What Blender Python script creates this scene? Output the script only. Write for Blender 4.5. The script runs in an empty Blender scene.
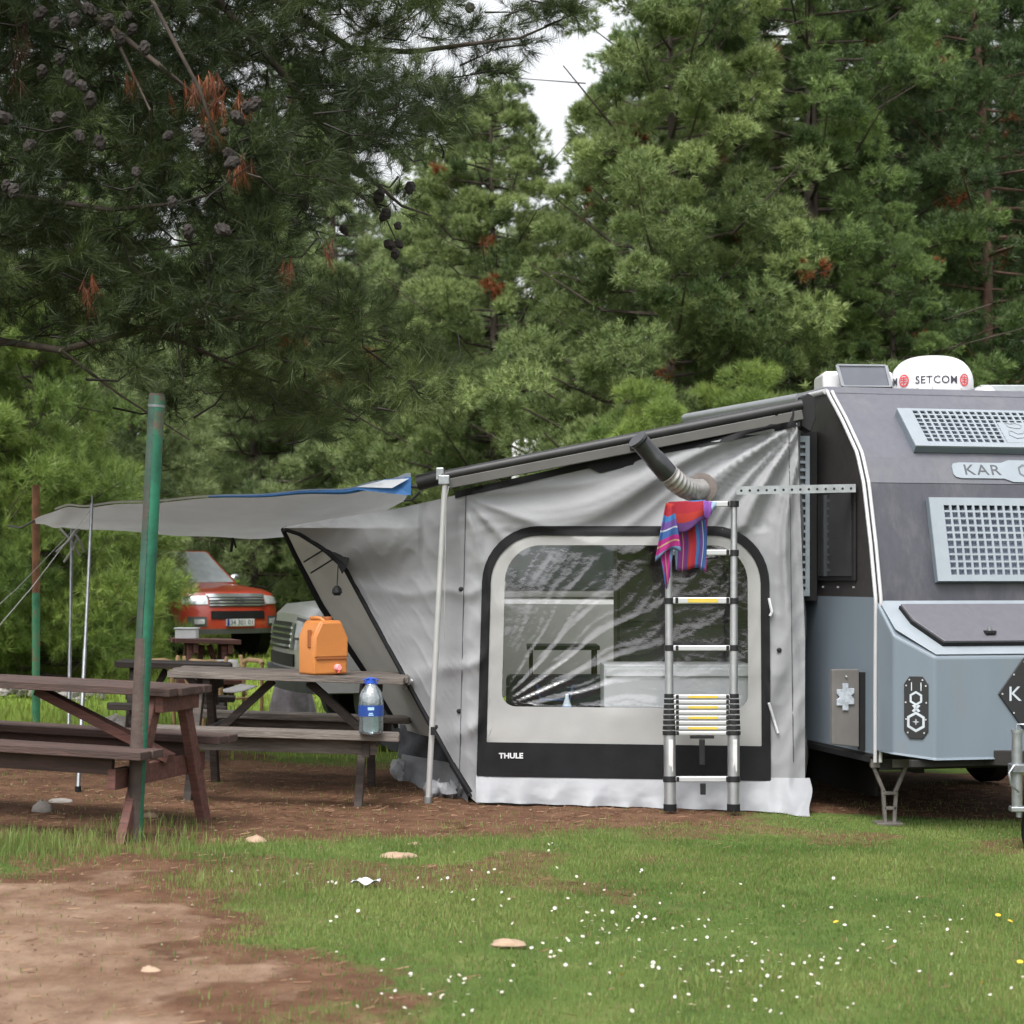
EXPOSURE = 0.75
import bpy, bmesh, math, random
import numpy as np
from mathutils import Vector, Matrix

R = math.radians
F = 1900.0                      # focal length in pixels of a 1024 picture
CZ = 1.43                       # eye height
HY = 580.0                      # row of the horizon
sc = bpy.context.scene
COL = sc.collection

def sl(X):                      # the pitch slopes gently down to the right
    return -0.032 * np.clip(X, -7, 5)
def ground_z(X, Y):
    z = sl(X)
    rise = np.clip((np.asarray(Y, dtype=float) - 34.0) / 14.0, 0, 1)
    return z + 0.75 * rise * rise * (3 - 2 * rise)
def P(px, py, Y):
    return Vector(((px - 512) / F * Y, Y, CZ - (py - HY) / F * Y))
def G(px, Y):
    X = (px - 512) / F * Y
    return Vector((X, Y, float(ground_z(X, Y))))
def GP(px, py):                 # point on the ground
    Y = 12.0
    for _ in range(40):
        X = (px - 512) / F * Y
        Y = F * (CZ - float(sl(X))) / (py - HY)
    return Vector((X, Y, float(sl(X))))

# ------------------------------------------------------------------ noise
_rn = np.random.default_rng(5)
_LAT = _rn.random((256, 256))
def vnoise(x, y, f=1.0, o=3):
    x = np.asarray(x, dtype=float) * f; y = np.asarray(y, dtype=float) * f
    t = 0; a = 1.0; s = 0
    for k in range(o):
        xi = np.floor(x).astype(int); yi = np.floor(y).astype(int)
        fx = x - xi; fy = y - yi
        fx = fx * fx * (3 - 2 * fx); fy = fy * fy * (3 - 2 * fy)
        g = lambda i, j: _LAT[(i + 37 * k) % 256, (j + 91 * k) % 256]
        t = t + a * ((g(xi, yi) * (1 - fx) + g(xi + 1, yi) * fx) * (1 - fy) + (g(xi, yi + 1) * (1 - fx) + g(xi + 1, yi + 1) * fx) * fy)
        s += a; a *= .5; x = x * 2.03; y = y * 2.03
    return t / s

_L = _LAT.tolist()
def sn(x, y, o=3):              # the same noise for one point, fast
    t = 0; a = 1.0; s = 0
    for k in range(o):
        xi = math.floor(x); yi = math.floor(y); fx = x - xi; fy = y - yi
        fx = fx * fx * (3 - 2 * fx); fy = fy * fy * (3 - 2 * fy)
        i0 = (xi + 37 * k) % 256; i1 = (xi + 1 + 37 * k) % 256; j0 = (yi + 91 * k) % 256; j1 = (yi + 1 + 91 * k) % 256
        t += a * ((_L[i0][j0] * (1 - fx) + _L[i1][j0] * fx) * (1 - fy) + (_L[i0][j1] * (1 - fx) + _L[i1][j1] * fx) * fy)
        s += a; a *= .5; x *= 2.03; y *= 2.03
    return t / s
def in_poly(poly, x, y):
    c = False; n = len(poly)
    for i in range(n):
        x1, y1 = poly[i]; x2, y2 = poly[(i + 1) % n]
        if (y1 > y) != (y2 > y) and x < (x2 - x1) * (y - y1) / (y2 - y1) + x1: c = not c
    return c

# ------------------------------------------------------------------ materials
def nmat(name):
    m = bpy.data.materials.new(name); m.use_nodes = True
    nt = m.node_tree; nt.nodes.clear()
    out = nt.nodes.new('ShaderNodeOutputMaterial')
    return m, nt, out
def N(nt, t, **kw):
    n = nt.nodes.new('ShaderNode' + t)
    for k, v in kw.items():
        if k in n.inputs: n.inputs[k].default_value = v
        else: setattr(n, k, v)
    return n
def c4(c): return (c[0], c[1], c[2], 1)
def mk(name, col, rough=.6, metal=0, var=.15, scale=6, bump=0, bscale=60, col2=None, spec=.5, stretch=(1, 1, 1), trans=0, coat=0, dirt=None, dirts=3.0, dirta=(.5, .62)):
    m, nt, out = nmat(name)
    b = N(nt, 'BsdfPrincipled'); b.inputs['Roughness'].default_value = rough; b.inputs['Metallic'].default_value = metal
    b.inputs['Specular IOR Level'].default_value = spec; b.inputs['Coat Weight'].default_value = coat
    tc = N(nt, 'TexCoord'); mp = N(nt, 'Mapping'); mp.inputs['Scale'].default_value = stretch
    nt.links.new(tc.outputs['Object'], mp.inputs['Vector'])
    nz = N(nt, 'TexNoise', Scale=scale, Detail=5.0, Roughness=.6); nt.links.new(mp.outputs['Vector'], nz.inputs['Vector'])
    rp = N(nt, 'ValToRGB'); e = rp.color_ramp.elements
    a = [max(0, c * (1 - var)) for c in col]; z = [c * (1 + var) for c in (col2 or col)]
    e[0].position = .35; e[0].color = c4(a); e[1].position = .65; e[1].color = c4(z)
    nt.links.new(nz.outputs['Fac'], rp.inputs['Fac'])
    last = rp.outputs['Color']
    if dirt:
        n2 = N(nt, 'TexNoise', Scale=dirts, Detail=6.0, Roughness=.7); nt.links.new(mp.outputs['Vector'], n2.inputs['Vector'])
        r2 = N(nt, 'ValToRGB'); r2.color_ramp.elements[0].position = dirta[0]; r2.color_ramp.elements[1].position = dirta[1]
        nt.links.new(n2.outputs['Fac'], r2.inputs['Fac'])
        mx = N(nt, 'MixRGB'); mx.inputs[2].default_value = c4(dirt)
        nt.links.new(r2.outputs['Color'], mx.inputs[0]); nt.links.new(last, mx.inputs[1]); last = mx.outputs[0]
    nt.links.new(last, b.inputs['Base Color'])
    if bump:
        n3 = N(nt, 'TexNoise', Scale=bscale, Detail=4.0); nt.links.new(mp.outputs['Vector'], n3.inputs['Vector'])
        bp = N(nt, 'Bump', Strength=bump, Distance=.01); nt.links.new(n3.outputs['Fac'], bp.inputs['Height'])
        nt.links.new(bp.outputs['Normal'], b.inputs['Normal'])
    if trans:
        t = N(nt, 'BsdfTranslucent'); nt.links.new(last, t.inputs['Color'])
        ms = N(nt, 'MixShader'); ms.inputs[0].default_value = trans
        nt.links.new(b.outputs[0], ms.inputs[1]); nt.links.new(t.outputs[0], ms.inputs[2]); nt.links.new(ms.outputs[0], out.inputs[0])
    else:
        nt.links.new(b.outputs[0], out.inputs[0])
    return m
def glassy(name, tint=(.8, .85, .87), gloss=.25, rough=.03, bump=0, milk=0, milkc=(.6, .7, .75)):
    m, nt, out = nmat(name)
    t = N(nt, 'BsdfTransparent', Color=c4(tint)); g = N(nt, 'BsdfGlossy', Roughness=rough); g.inputs['Color'].default_value = (1, 1, 1, 1)
    fr = N(nt, 'Fresnel', IOR=1.5)
    ma = N(nt, 'Math', operation='MULTIPLY_ADD'); ma.inputs[1].default_value = 1.0; ma.inputs[2].default_value = gloss
    nt.links.new(fr.outputs[0], ma.inputs[0])
    ms = N(nt, 'MixShader'); nt.links.new(ma.outputs[0], ms.inputs[0])
    tt = t
    if milk:
        df = N(nt, 'BsdfDiffuse', Color=c4(milkc)); tt = N(nt, 'MixShader'); tt.inputs[0].default_value = milk
        nt.links.new(t.outputs[0], tt.inputs[1]); nt.links.new(df.outputs[0], tt.inputs[2])
    nt.links.new(tt.outputs[0], ms.inputs[1]); nt.links.new(g.outputs[0], ms.inputs[2]); nt.links.new(ms.outputs[0], out.inputs[0])
    if bump:
        tc = N(nt, 'TexCoord'); nz = N(nt, 'TexNoise', Scale=22.0, Detail=4.0); nt.links.new(tc.outputs['Object'], nz.inputs['Vector'])
        bp = N(nt, 'Bump', Strength=bump, Distance=.02); nt.links.new(nz.outputs['Fac'], bp.inputs['Height'])
        nt.links.new(bp.outputs['Normal'], g.inputs['Normal'])
    return m
def attrmat(name, attr='tint', rough=.55, trans=.25, spec=.3):
    m, nt, out = nmat(name)
    at = N(nt, 'Attribute'); at.attribute_name = attr
    b = N(nt, 'BsdfPrincipled'); b.inputs['Roughness'].default_value = rough; b.inputs['Specular IOR Level'].default_value = spec
    nt.links.new(at.outputs['Color'], b.inputs['Base Color'])
    if trans:
        t = N(nt, 'BsdfTranslucent'); nt.links.new(at.outputs['Color'], t.inputs['Color'])
        ms = N(nt, 'MixShader'); ms.inputs[0].default_value = trans
        nt.links.new(b.outputs[0], ms.inputs[1]); nt.links.new(t.outputs[0], ms.inputs[2]); nt.links.new(ms.outputs[0], out.inputs[0])
    else: nt.links.new(b.outputs[0], out.inputs[0])
    return m

# ------------------------------------------------------------------ objects
ORG = {}
def org(o):
    while o is not None:
        if o.name in ORG: return ORG[o.name]
        o = o.parent
    return Vector((0, 0, 0))
def tag(o, label=None, cat=None, group=None, kind=None):
    if label: o['label'] = label
    if cat: o['category'] = cat
    if group: o['group'] = group
    if kind: o['kind'] = kind
    return o
def thing(name, label, cat, loc=(0, 0, 0), group=None):
    o = bpy.data.objects.new(name, None); COL.objects.link(o); o.empty_display_size = .1
    o.location = loc; ORG[o.name] = Vector(loc)
    return tag(o, label, cat, group)

class MB:
    def __init__(s): s.v = []; s.f = []; s.m = []; s.att = []
    def add(s, vs, fs, mi=0, att=None):
        b = len(s.v); s.v += [tuple(x) for x in vs]; s.f += [tuple(i + b for i in f) for f in fs]; s.m += [mi] * len(fs)
        s.att += list(att) if att is not None else [0.0] * len(vs)
        return s
    def hexa(s, c, mi=0):       # 8 corners: bottom ring 0-3, top ring 4-7
        return s.add(c, [(3, 2, 1, 0), (4, 5, 6, 7), (0, 1, 5, 4), (1, 2, 6, 5), (2, 3, 7, 6), (3, 0, 4, 7)], mi)
    def box(s, c, d, mi=0, rz=0, M=None):
        c = Vector(c); x, y, z = d[0] / 2, d[1] / 2, d[2] / 2
        M = M or Matrix.Rotation(rz, 3, 'Z')
        q = [(-x, -y, -z), (x, -y, -z), (x, y, -z), (-x, y, -z), (-x, -y, z), (x, -y, z), (x, y, z), (-x, y, z)]
        return s.hexa([c + M @ Vector(a) for a in q], mi)
    def bar(s, p, q, w, h, up=(0, 0, 1), mi=0):   # a beam from p to q; w sideways, h along up
        p = Vector(p); q = Vector(q); d = (q - p).normalized(); u = Vector(up)
        sd = d.cross(u)
        if sd.length < 1e-4: sd = d.cross(Vector((0, 1, 0)))
        sd.normalize(); u = sd.cross(d).normalized()
        a = sd * w / 2; b = u * h / 2
        return s.hexa([p - a - b, p + a - b, p + a + b, p - a + b, q - a - b, q + a - b, q + a + b, q - a + b], mi)
    def tube(s, pts, r, n=8, mi=0, caps=True):
        pts = [Vector(p) for p in pts]; k = len(pts)
        rs = r if isinstance(r, (list, tuple)) else [r] * k
        vs = []; fs = []; pu = None
        for i, p in enumerate(pts):
            d = (pts[min(i + 1, k - 1)] - pts[max(i - 1, 0)]).normalized()
            if pu is None:
                pu = d.cross(Vector((0, 0, 1)))
                if pu.length < 1e-3: pu = d.cross(Vector((1, 0, 0)))
            pu = (pu - d * pu.dot(d)).normalized(); w = d.cross(pu)
            for j in range(n):
                a = 2 * math.pi * j / n
                vs.append(p + (pu * math.cos(a) + w * math.sin(a)) * rs[i])
        for i in range(k - 1):
            for j in range(n):
                fs.append((i * n + j, i * n + (j + 1) % n, (i + 1) * n + (j + 1) % n, (i + 1) * n + j))
        if caps: fs += [tuple(reversed(range(n))), tuple(range((k - 1) * n, k * n))]
        return s.add(vs, fs, mi)
    def lathe(s, c, prof, n=24, mi=0, M=None):     # prof = [(r, z)]
        c = Vector(c); vs = []; fs = []; M = M or Matrix.Identity(3)
        for r, z in prof:
            for j in range(n):
                a = 2 * math.pi * j / n; vs.append(c + M @ Vector((r * math.cos(a), r * math.sin(a), z)))
        k = len(prof)
        for i in range(k - 1):
            for j in range(n): fs.append((i * n + j, i * n + (j + 1) % n, (i + 1) * n + (j + 1) % n, (i + 1) * n + j))
        fs += [tuple(reversed(range(n))), tuple(range((k - 1) * n, k * n))]
        return s.add(vs, fs, mi)
    def grid(s, fn, nu, nv, mi=0, att=None, keep=None):
        vs = []; av = []; fs = []
        for j in range(nv + 1):
            for i in range(nu + 1):
                vs.append(fn(i / nu, j / nv)); av.append(att(i / nu, j / nv) if att else 0.0)
        for j in range(nv):
            for i in range(nu):
                if keep and not keep((i + .5) / nu, (j + .5) / nv): continue
                a = j * (nu + 1) + i; fs.append((a, a + 1, a + nu + 2, a + nu + 1))
        return s.add(vs, fs, mi, av)
    def prism(s, poly, d, mi=0):  # closed polygon of points extruded by vector d
        n = len(poly); d = Vector(d); poly = [Vector(p) for p in poly]
        return s.add(poly + [p + d for p in poly], [tuple(reversed(range(n))), tuple(range(n, 2 * n))] + [(i, (i + 1) % n, n + (i + 1) % n, n + i) for i in range(n)], mi)
    def blob(s, c, rad, seed=0, n=10, rough=.25, mi=0):
        rg = random.Random(seed); c = Vector(c); vs = []; fs = []; m = n // 2 + 1
        ph = [rg.uniform(0, 6) for _ in range(6)]
        for i in range(m):
            t = math.pi * (i + .02) / (m - 1 + .04)
            for j in range(n):
                a = 2 * math.pi * j / n
                k = 1 + rough * (math.sin(2 * a + ph[0] + t) * .5 + math.sin(3 * a + ph[1] - 2 * t) * .35 + rg.uniform(-.4, .4))
                vs.append(c + Vector((math.sin(t) * math.cos(a) * rad[0] * k, math.sin(t) * math.sin(a) * rad[1] * k, -math.cos(t) * rad[2] * k)))
        for i in range(m - 1):
            for j in range(n): fs.append((i * n + j, i * n + (j + 1) % n, (i + 1) * n + (j + 1) % n, (i + 1) * n + j))
        fs += [tuple(reversed(range(n))), tuple(range((m - 1) * n, m * n))]
        return s.add(vs, fs, mi)
    def build(s, name, mats, parent=None, smooth=None, bevel=0, seg=2, solid=0, att=None):
        o_ = org(parent)
        me = bpy.data.meshes.new(name)
        me.from_pydata([(x[0] - o_[0], x[1] - o_[1], x[2] - o_[2]) for x in s.v], [], s.f)
        for m in (mats if isinstance(mats, (list, tuple)) else [mats]): me.materials.append(m)
        me.polygons.foreach_set('material_index', s.m)
        if smooth is not None:
            me.polygons.foreach_set('use_smooth', [True] * len(s.f)); 
            if smooth < 170: me.set_sharp_from_angle(angle=R(smooth))
        if att:
            a = me.attributes.new(att, 'FLOAT', 'POINT'); a.data.foreach_set('value', s.att)
        me.update()
        o = bpy.data.objects.new(name, me); COL.objects.link(o)
        if parent: o.parent = parent
        if solid:
            md = o.modifiers.new('t', 'SOLIDIFY'); md.thickness = solid; md.offset = 0
        if bevel:
            md = o.modifiers.new('b', 'BEVEL'); md.width = bevel; md.segments = seg; md.limit_method = 'ANGLE'; md.angle_limit = R(35); md.harden_normals = False
        return o

def copy_tree(o, parent=None):
    c = o.copy(); COL.objects.link(c)
    if parent: c.parent = parent
    for ch in list(o.children): copy_tree(ch, c)
    return c

def text_mesh(txt, size, depth=.002, spacing=1.0, bold=0):
    cu = bpy.data.curves.new('lettering', 'FONT'); cu.body = txt; cu.size = size; cu.extrude = depth; cu.align_x = 'CENTER'; cu.align_y = 'CENTER'; cu.space_character = spacing; cu.offset = bold; cu.resolution_u = 3
    o = bpy.data.objects.new('tmp_text', cu); COL.objects.link(o)
    dg = bpy.context.evaluated_depsgraph_get()
    me = bpy.data.meshes.new_from_object(o.evaluated_get(dg))
    bpy.data.objects.remove(o); 
    vs = [tuple(v.co) for v in me.vertices]; fs = [tuple(p.vertices) for p in me.polygons]
    bpy.data.meshes.remove(me); bpy.data.curves.remove(cu)
    return vs, fs
def lettering(txt, size, fn, mat, parent, depth=.002, spacing=1.0, sx=1.0, bold=0):
    vs, fs = text_mesh(txt, size, depth, spacing, bold)
    mb = MB(); mb.add([fn(v[0] * sx, v[1], v[2]) for v in vs], fs)
    return mb.build('lettering', mat, parent)

def fastmesh(name, V, tri, mat, cols=None, parent=None):
    me = bpy.data.meshes.new(name); n = len(V); k = len(tri)
    me.vertices.add(n); me.vertices.foreach_set('co', np.ascontiguousarray(V, dtype=np.float32).ravel())
    me.loops.add(k * 3); me.loops.foreach_set('vertex_index', np.ascontiguousarray(tri, dtype=np.int32).ravel())
    me.polygons.add(k); me.polygons.foreach_set('loop_start', np.arange(0, k * 3, 3, dtype=np.int32))
    me.update(calc_edges=True)
    if cols is not None:
        a = me.color_attributes.new('tint', 'FLOAT_COLOR', 'POINT')
        a.data.foreach_set('color', np.ascontiguousarray(np.concatenate([cols, np.ones((n, 1))], 1), dtype=np.float32).ravel())
    me.materials.append(mat)
    o = bpy.data.objects.new(name, me); COL.objects.link(o)
    if parent: o.parent = parent
    return o
# ================================================================== camera, light
cam = bpy.data.cameras.new('camera'); co = bpy.data.objects.new('camera', cam); COL.objects.link(co)
co.location = (0, 0, CZ); co.rotation_euler = (R(90), 0, 0)
cam.sensor_width = 36; cam.lens = F / 1024 * 36; cam.shift_y = (HY - 512) / 1024
cam.clip_start = .1; cam.clip_end = 2000
cam.dof.use_dof = True; cam.dof.focus_distance = 12.0; cam.dof.aperture_fstop = 4.5
sc.camera = co
sc.view_settings.view_transform = 'Standard'; sc.view_settings.look = 'None'; sc.view_settings.exposure = EXPOSURE; sc.view_settings.gamma = 1
w = bpy.data.worlds.new('World'); sc.world = w; w.use_nodes = True
nt = w.node_tree; nt.nodes.clear()
wo = N(nt, 'OutputWorld'); bg = N(nt, 'Background'); bg.inputs['Strength'].default_value = .15
sk = N(nt, 'TexSky'); sk.sky_type = 'NISHITA'; sk.sun_disc = False; sk.sun_elevation = R(58); sk.sun_rotation = R(200)
sk.air_density = 1.2; sk.dust_density = 6.0; sk.ozone_density = 1.0
hs = N(nt, 'HueSaturation', Saturation=.15, Value=1.4)
nt.links.new(sk.outputs[0], hs.inputs['Color']); nt.links.new(hs.outputs[0], bg.inputs[0]); nt.links.new(bg.outputs[0], wo.inputs[0])
sun = bpy.data.lights.new('sun', 'SUN'); sun.energy = 1.1; sun.angle = R(18); sun.color = (1, .96, .9)
so = bpy.data.objects.new('sun', sun); COL.objects.link(so); so.rotation_euler = (R(32), 0, R(-20))   # high, a little behind the camera
sc.cycles.use_denoising = True
sc.cycles.max_bounces = 8; sc.cycles.transparent_max_bounces = 16

# ================================================================== ground
def inside(poly, x, y):
    x = np.asarray(x); y = np.asarray(y); r = np.zeros(x.shape, bool); n = len(poly)
    for i in range(n):
        x1, y1 = poly[i]; x2, y2 = poly[(i + 1) % n]
        if y1 == y2: continue
        c = ((y1 > y) != (y2 > y)) & (x < (x2 - x1) * (y - y1) / (y2 - y1) + x1)
        r ^= c
    return r
SOIL = [(-400, 752), (240, 754), (300, 764), (400, 768), (470, 786), (660, 806), (760, 814), (800, 820), (700, 829), (600, 831), (500, 830), (420, 838), (300, 838), (200, 842), (-400, 832)]
YARD = [(-500, 882), (60, 868), (95, 850), (150, 858), (185, 885), (255, 902), (288, 925), (225, 950), (320, 962), (385, 978), (300, 1000), (285, 1040), (300, 1200), (-500, 1200)]
def px_of(X, Y):
    z = ground_z(X, Y); return 512 + F * X / Y, HY + F * (CZ - z) / Y
def bare(X, Y):                 # 0 grass .. 1 bare earth, and how pale it is
    X = np.asarray(X, float); Y = np.maximum(np.asarray(Y, float), 2.0)
    acc = 0; pal = 0
    for k in range(9):
        a = 2 * math.pi * k / 8; rr = 0 if k == 8 else .27
        xx = X + rr * math.cos(a) + (vnoise(X + 3, Y, 2.2, 5) - .5) * .8
        yy = np.maximum(Y + rr * 1.4 * math.sin(a) + (vnoise(X + 40, Y + 9, 2.2, 5) - .5) * 1.1, 2.0)
        px, py = px_of(xx, yy)
        s1 = inside(SOIL, px, py); s2 = inside(YARD, px, py)
        s3 = np.zeros(s1.shape, bool)
        for (cx, cy, rx, ry) in ((610, 900, 55, 8), (380, 972, 60, 10), (515, 958, 22, 5), (885, 935, 18, 5), (640, 950, 30, 5), (160, 862, 60, 7), (40, 845, 50, 4)):
            s3 |= ((px - cx) / rx) ** 2 + ((py - cy) / ry) ** 2 < 1
        acc = acc + (s1 | s2 | s3); pal = pal + s2
    acc = acc / 9.0; pal = pal / 9.0
    acc = np.maximum(acc, ((X > 1.5) & (Y > 12.1) & (Y < 15.2)) * (.75 + .3 * (vnoise(X, Y, 3, 3) - .5)))
    acc = np.maximum(acc, .45 * np.clip((vnoise(X, Y, 1.0, 4) - .575) * 9, 0, 1) * (Y < 14.5))
    return np.clip(acc, 0, 1), pal
def line(a, b, n): return list(np.linspace(a, b, n, endpoint=False))
xs = np.array(line(-400, -60, 8) + line(-60, -12, 24) + line(-12, -4.2, 40) + line(-4.2, 4.2, 230) + line(4.2, 12, 40) + line(12, 60, 24) + line(60, 401, 9))
ys = np.array(line(-60, 0, 8) + line(0, 4.5, 12) + line(4.5, 15.5, 270) + line(15.5, 50, 70) + line(50, 120, 20) + line(120, 620, 11))
GX, GY = np.meshgrid(xs, ys)
acc, pal = bare(GX, GY)
GZ = ground_z(GX, GY) + (vnoise(GX, GY, .9, 3) - .5) * .03 * (GY > 4.5) + (vnoise(GX, GY, 9, 3) - .5) * .012 * ((GY > 4.5) & (GY < 16)) * (1 - .4 * pal)
V = np.stack([GX, GY, GZ], -1).reshape(-1, 3)
ny, nx = GX.shape
idx = np.arange(nx * ny).reshape(ny, nx)
q = np.stack([idx[:-1, :-1], idx[:-1, 1:], idx[1:, 1:], idx[1:, :-1]], -1).reshape(-1, 4)
tri = np.concatenate([q[:, [0, 1, 2]], q[:, [0, 2, 3]]])
far = np.clip((GY - 14) / 3, 0, 1)
cols = np.stack([acc, pal, far], -1).reshape(-1, 3)
def ground_mat():
    m, nt, out = nmat('ground_earth_and_turf')
    L = nt.links.new
    at = N(nt, 'Attribute'); at.attribute_name = 'tint'; sp = N(nt, 'SeparateColor'); L(at.outputs['Color'], sp.inputs[0])
    tc = N(nt, 'TexCoord')
    def noise(s, d=6.0, r=.6, st=None):
        n = N(nt, 'TexNoise', Scale=s, Detail=d, Roughness=r)
        if st:
            mp = N(nt, 'Mapping'); mp.inputs['Scale'].default_value = st; L(tc.outputs['Object'], mp.inputs[0]); L(mp.outputs[0], n.inputs['Vector'])
        else: L(tc.outputs['Object'], n.inputs['Vector'])
        return n.outputs['Fac']
    def ramp(f, *st):
        r = N(nt, 'ValToRGB'); e = r.color_ramp.elements
        while len(e) < len(st): e.new(.5)
        for k, (p, c) in enumerate(st): e[k].position = p; e[k].color = c4(c)
        L(f, r.inputs[0]); return r.outputs[0]
    def mix(f, a, b):
        x = N(nt, 'MixRGB'); L(f, x.inputs[0]); L(a, x.inputs[1]); L(b, x.inputs[2]); return x.outputs[0]
    turf = ramp(noise(2.2), (.3, (.042, .074, .016)), (.55, (.072, .108, .025)), (.75, (.125, .14, .046)))
    meadow = ramp(noise(.5), (.3, (.10, .17, .025)), (.6, (.16, .225, .035)), (.75, (.22, .22, .07)))
    soil = ramp(noise(5, 9, .7), (.25, (.045, .023, .014)), (.5, (.092, .047, .027)), (.64, (.13, .072, .044)), (.82, (.17, .108, .074)))
    pale = ramp(noise(7, 9, .7, (1, .5, 1)), (.25, (.105, .062, .040)), (.48, (.20, .132, .090)), (.75, (.28, .20, .145)))
    pm = N(nt, 'Math', operation='MULTIPLY_ADD'); pm.inputs[1].default_value = .9; L(noise(1.9, 7, .65), pm.inputs[0]); sb = N(nt, 'Math', operation='SUBTRACT'); sb.inputs[1].default_value = .55; L(sp.outputs[1], sb.inputs[0])
    L(sb.outputs[0], pm.inputs[2])
    pr = ramp(pm.outputs[0], (.72, (0, 0, 0)), (1.0, (1, 1, 1)))
    earth = mix(pr, soil, pale)
    lit = ramp(noise(150, 3, .6, (1, .4, 1)), (.58, (0, 0, 0)), (.70, (1, 1, 1)))
    lc = N(nt, 'RGB'); lc.outputs[0].default_value = (.17, .08, .042, 1)
    li2 = N(nt, 'Math', operation='MULTIPLY'); li2.inputs[1].default_value = .3; L(lit, li2.inputs[0])
    earth = mix(li2.outputs[0], earth, lc.outputs[0])
    grass = mix(sp.outputs[2], turf, meadow)
    dm = N(nt, 'Math', operation='MULTIPLY_ADD'); dm.inputs[1].default_value = .7; L(noise(14, 6), dm.inputs[0]); L(sp.outputs[0], dm.inputs[2])
    dr = ramp(dm.outputs[0], (.55, (0, 0, 0)), (.85, (1, 1, 1)))
    c = mix(dr, grass, earth)
    b = N(nt, 'BsdfPrincipled'); b.inputs['Roughness'].default_value = .95; b.inputs['Specular IOR Level'].default_value = .15
    L(c, b.inputs['Base Color'])
    bp = N(nt, 'Bump', Strength=.6, Distance=.02); L(noise(45, 8, .7), bp.inputs['Height']); L(bp.outputs[0], b.inputs['Normal'])
    L(b.outputs[0], out.inputs[0]); return m
g = fastmesh('ground', V, tri, ground_mat(), cols); tag(g, kind='structure')
g.data.polygons.foreach_set('use_smooth', [True] * len(tri))

# ---- grass blades
def blades(n, x0, x1, y0, y1, h, wd, seed, dens=None, cols=None, lean=.5, wide=False):
    r = np.random.default_rng(seed)
    Y = y0 + (y1 - y0) * r.random(n) if not wide else np.sqrt(y0 ** 2 + (y1 ** 2 - y0 ** 2) * r.random(n))
    half = .30 * Y + .2
    X = (r.random(n) * 2 - 1) * half if wide else x0 + (x1 - x0) * r.random(n)
    p = dens(X, Y); k = r.random(n) < p
    X = X[k]; Y = Y[k]; n = len(X)
    Z = ground_z(X, Y) + (vnoise(X, Y, .9, 3) - .5) * .03 - .004
    hh = h(X, Y) * (.55 + .9 * r.random(n))
    a = r.random(n) * 2 * np.pi; ln = hh * lean * r.random(n)
    b = r.random(n) * 2 * np.pi; ww = wd * (.6 + .8 * r.random(n))
    base = np.stack([X, Y, Z], -1); sd = np.stack([np.cos(b) * ww / 2, np.sin(b) * ww / 2, 0 * b], -1)
    mid = base + np.stack([np.cos(a) * ln * .3, np.sin(a) * ln * .3, hh * .6], -1)
    tip = base + np.stack([np.cos(a) * ln, np.sin(a) * ln, hh], -1)
    V = np.stack([base - sd, base + sd, mid + sd * .8, mid - sd * .8, tip], 1).reshape(-1, 3)
    i = np.arange(n)[:, None] * 5
    T = np.concatenate([i + [0, 1, 2], i + [0, 2, 3], i + [3, 2, 4]])
    return V, T, X, Y, n, r
def near_d(X, Y):
    a, p = bare(X, Y)
    # caravan footprint and tent floor stay bare
    under = ((X > .0) & (Y > 12.05) & (Y < 16)) | ((X > 1.9) & (Y > 11.9) & (Y < 16))
    tu = np.clip(vnoise(X, Y, 1.1, 3) * 2.2 - .35, .42, 1)
    return np.clip(1 - a * 1.15, 0, 1) ** 1.5 * tu * (1 - .9 * under) + .012
def near_h(X, Y):
    px, py = px_of(X, Y)
    t = np.exp(-((px - 150) / 60) ** 2 - ((py - 838) / 14) ** 2) + .8 * np.exp(-((px - 20) / 60) ** 2 - ((py - 850) / 10) ** 2)
    t2 = np.exp(-((px - 300) / 110) ** 2 - ((py - 880) / 18) ** 2)
    return .014 + .016 * vnoise(X + 7, Y, 1.3, 3) + .11 * t + .022 * t2
V1, T1, X, Y, n, r = blades(700000, 0, 0, 5.4, 14.6, near_h, .0036, 3, near_d, wide=True)
u = np.clip(vnoise(X, Y, 1.6, 3) * 1.5 - .25 + .3 * (r.random(n) - .5), 0, 1)[:, None]
c = np.array([.074, .138, .027]) * (1 - u) + np.array([.185, .235, .066]) * u
dry = (r.random(n) < .09)[:, None]; c = np.where(dry, np.array([.22, .17, .085]), c)
C1 = np.repeat(c, 5, 0)
grass_m = attrmat('grass_blades', trans=.3, rough=.5)
tag(fastmesh('grass', V1, T1, grass_m, C1), 'short green grass growing over the front of the pitch', 'grass', kind='stuff')
def far_d(X, Y):
    return .9 * (1 - ((X > .9) & (Y < 15.5)))
V2, T2, X, Y, n, r = blades(90000, 0, 0, 14.4, 46, lambda X, Y: .045 + .06 * vnoise(X, Y, .5, 3), .011, 8, far_d, wide=True)
u = np.clip(vnoise(X, Y, .4, 3) * 1.6 - .3, 0, 1)[:, None]
c = np.array([.13, .205, .034]) * (1 - u) + np.array([.235, .275, .058]) * u
dry = ((Y > 37) & (r.random(n) < .75))[:, None]; c = np.where(dry, np.array([.26, .22, .11]), c)
tag(fastmesh('meadow_grass', V2, T2, grass_m, np.repeat(c, 5, 0)), 'bright yellow green meadow grass behind the tables', 'grass', kind='stuff')

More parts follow.
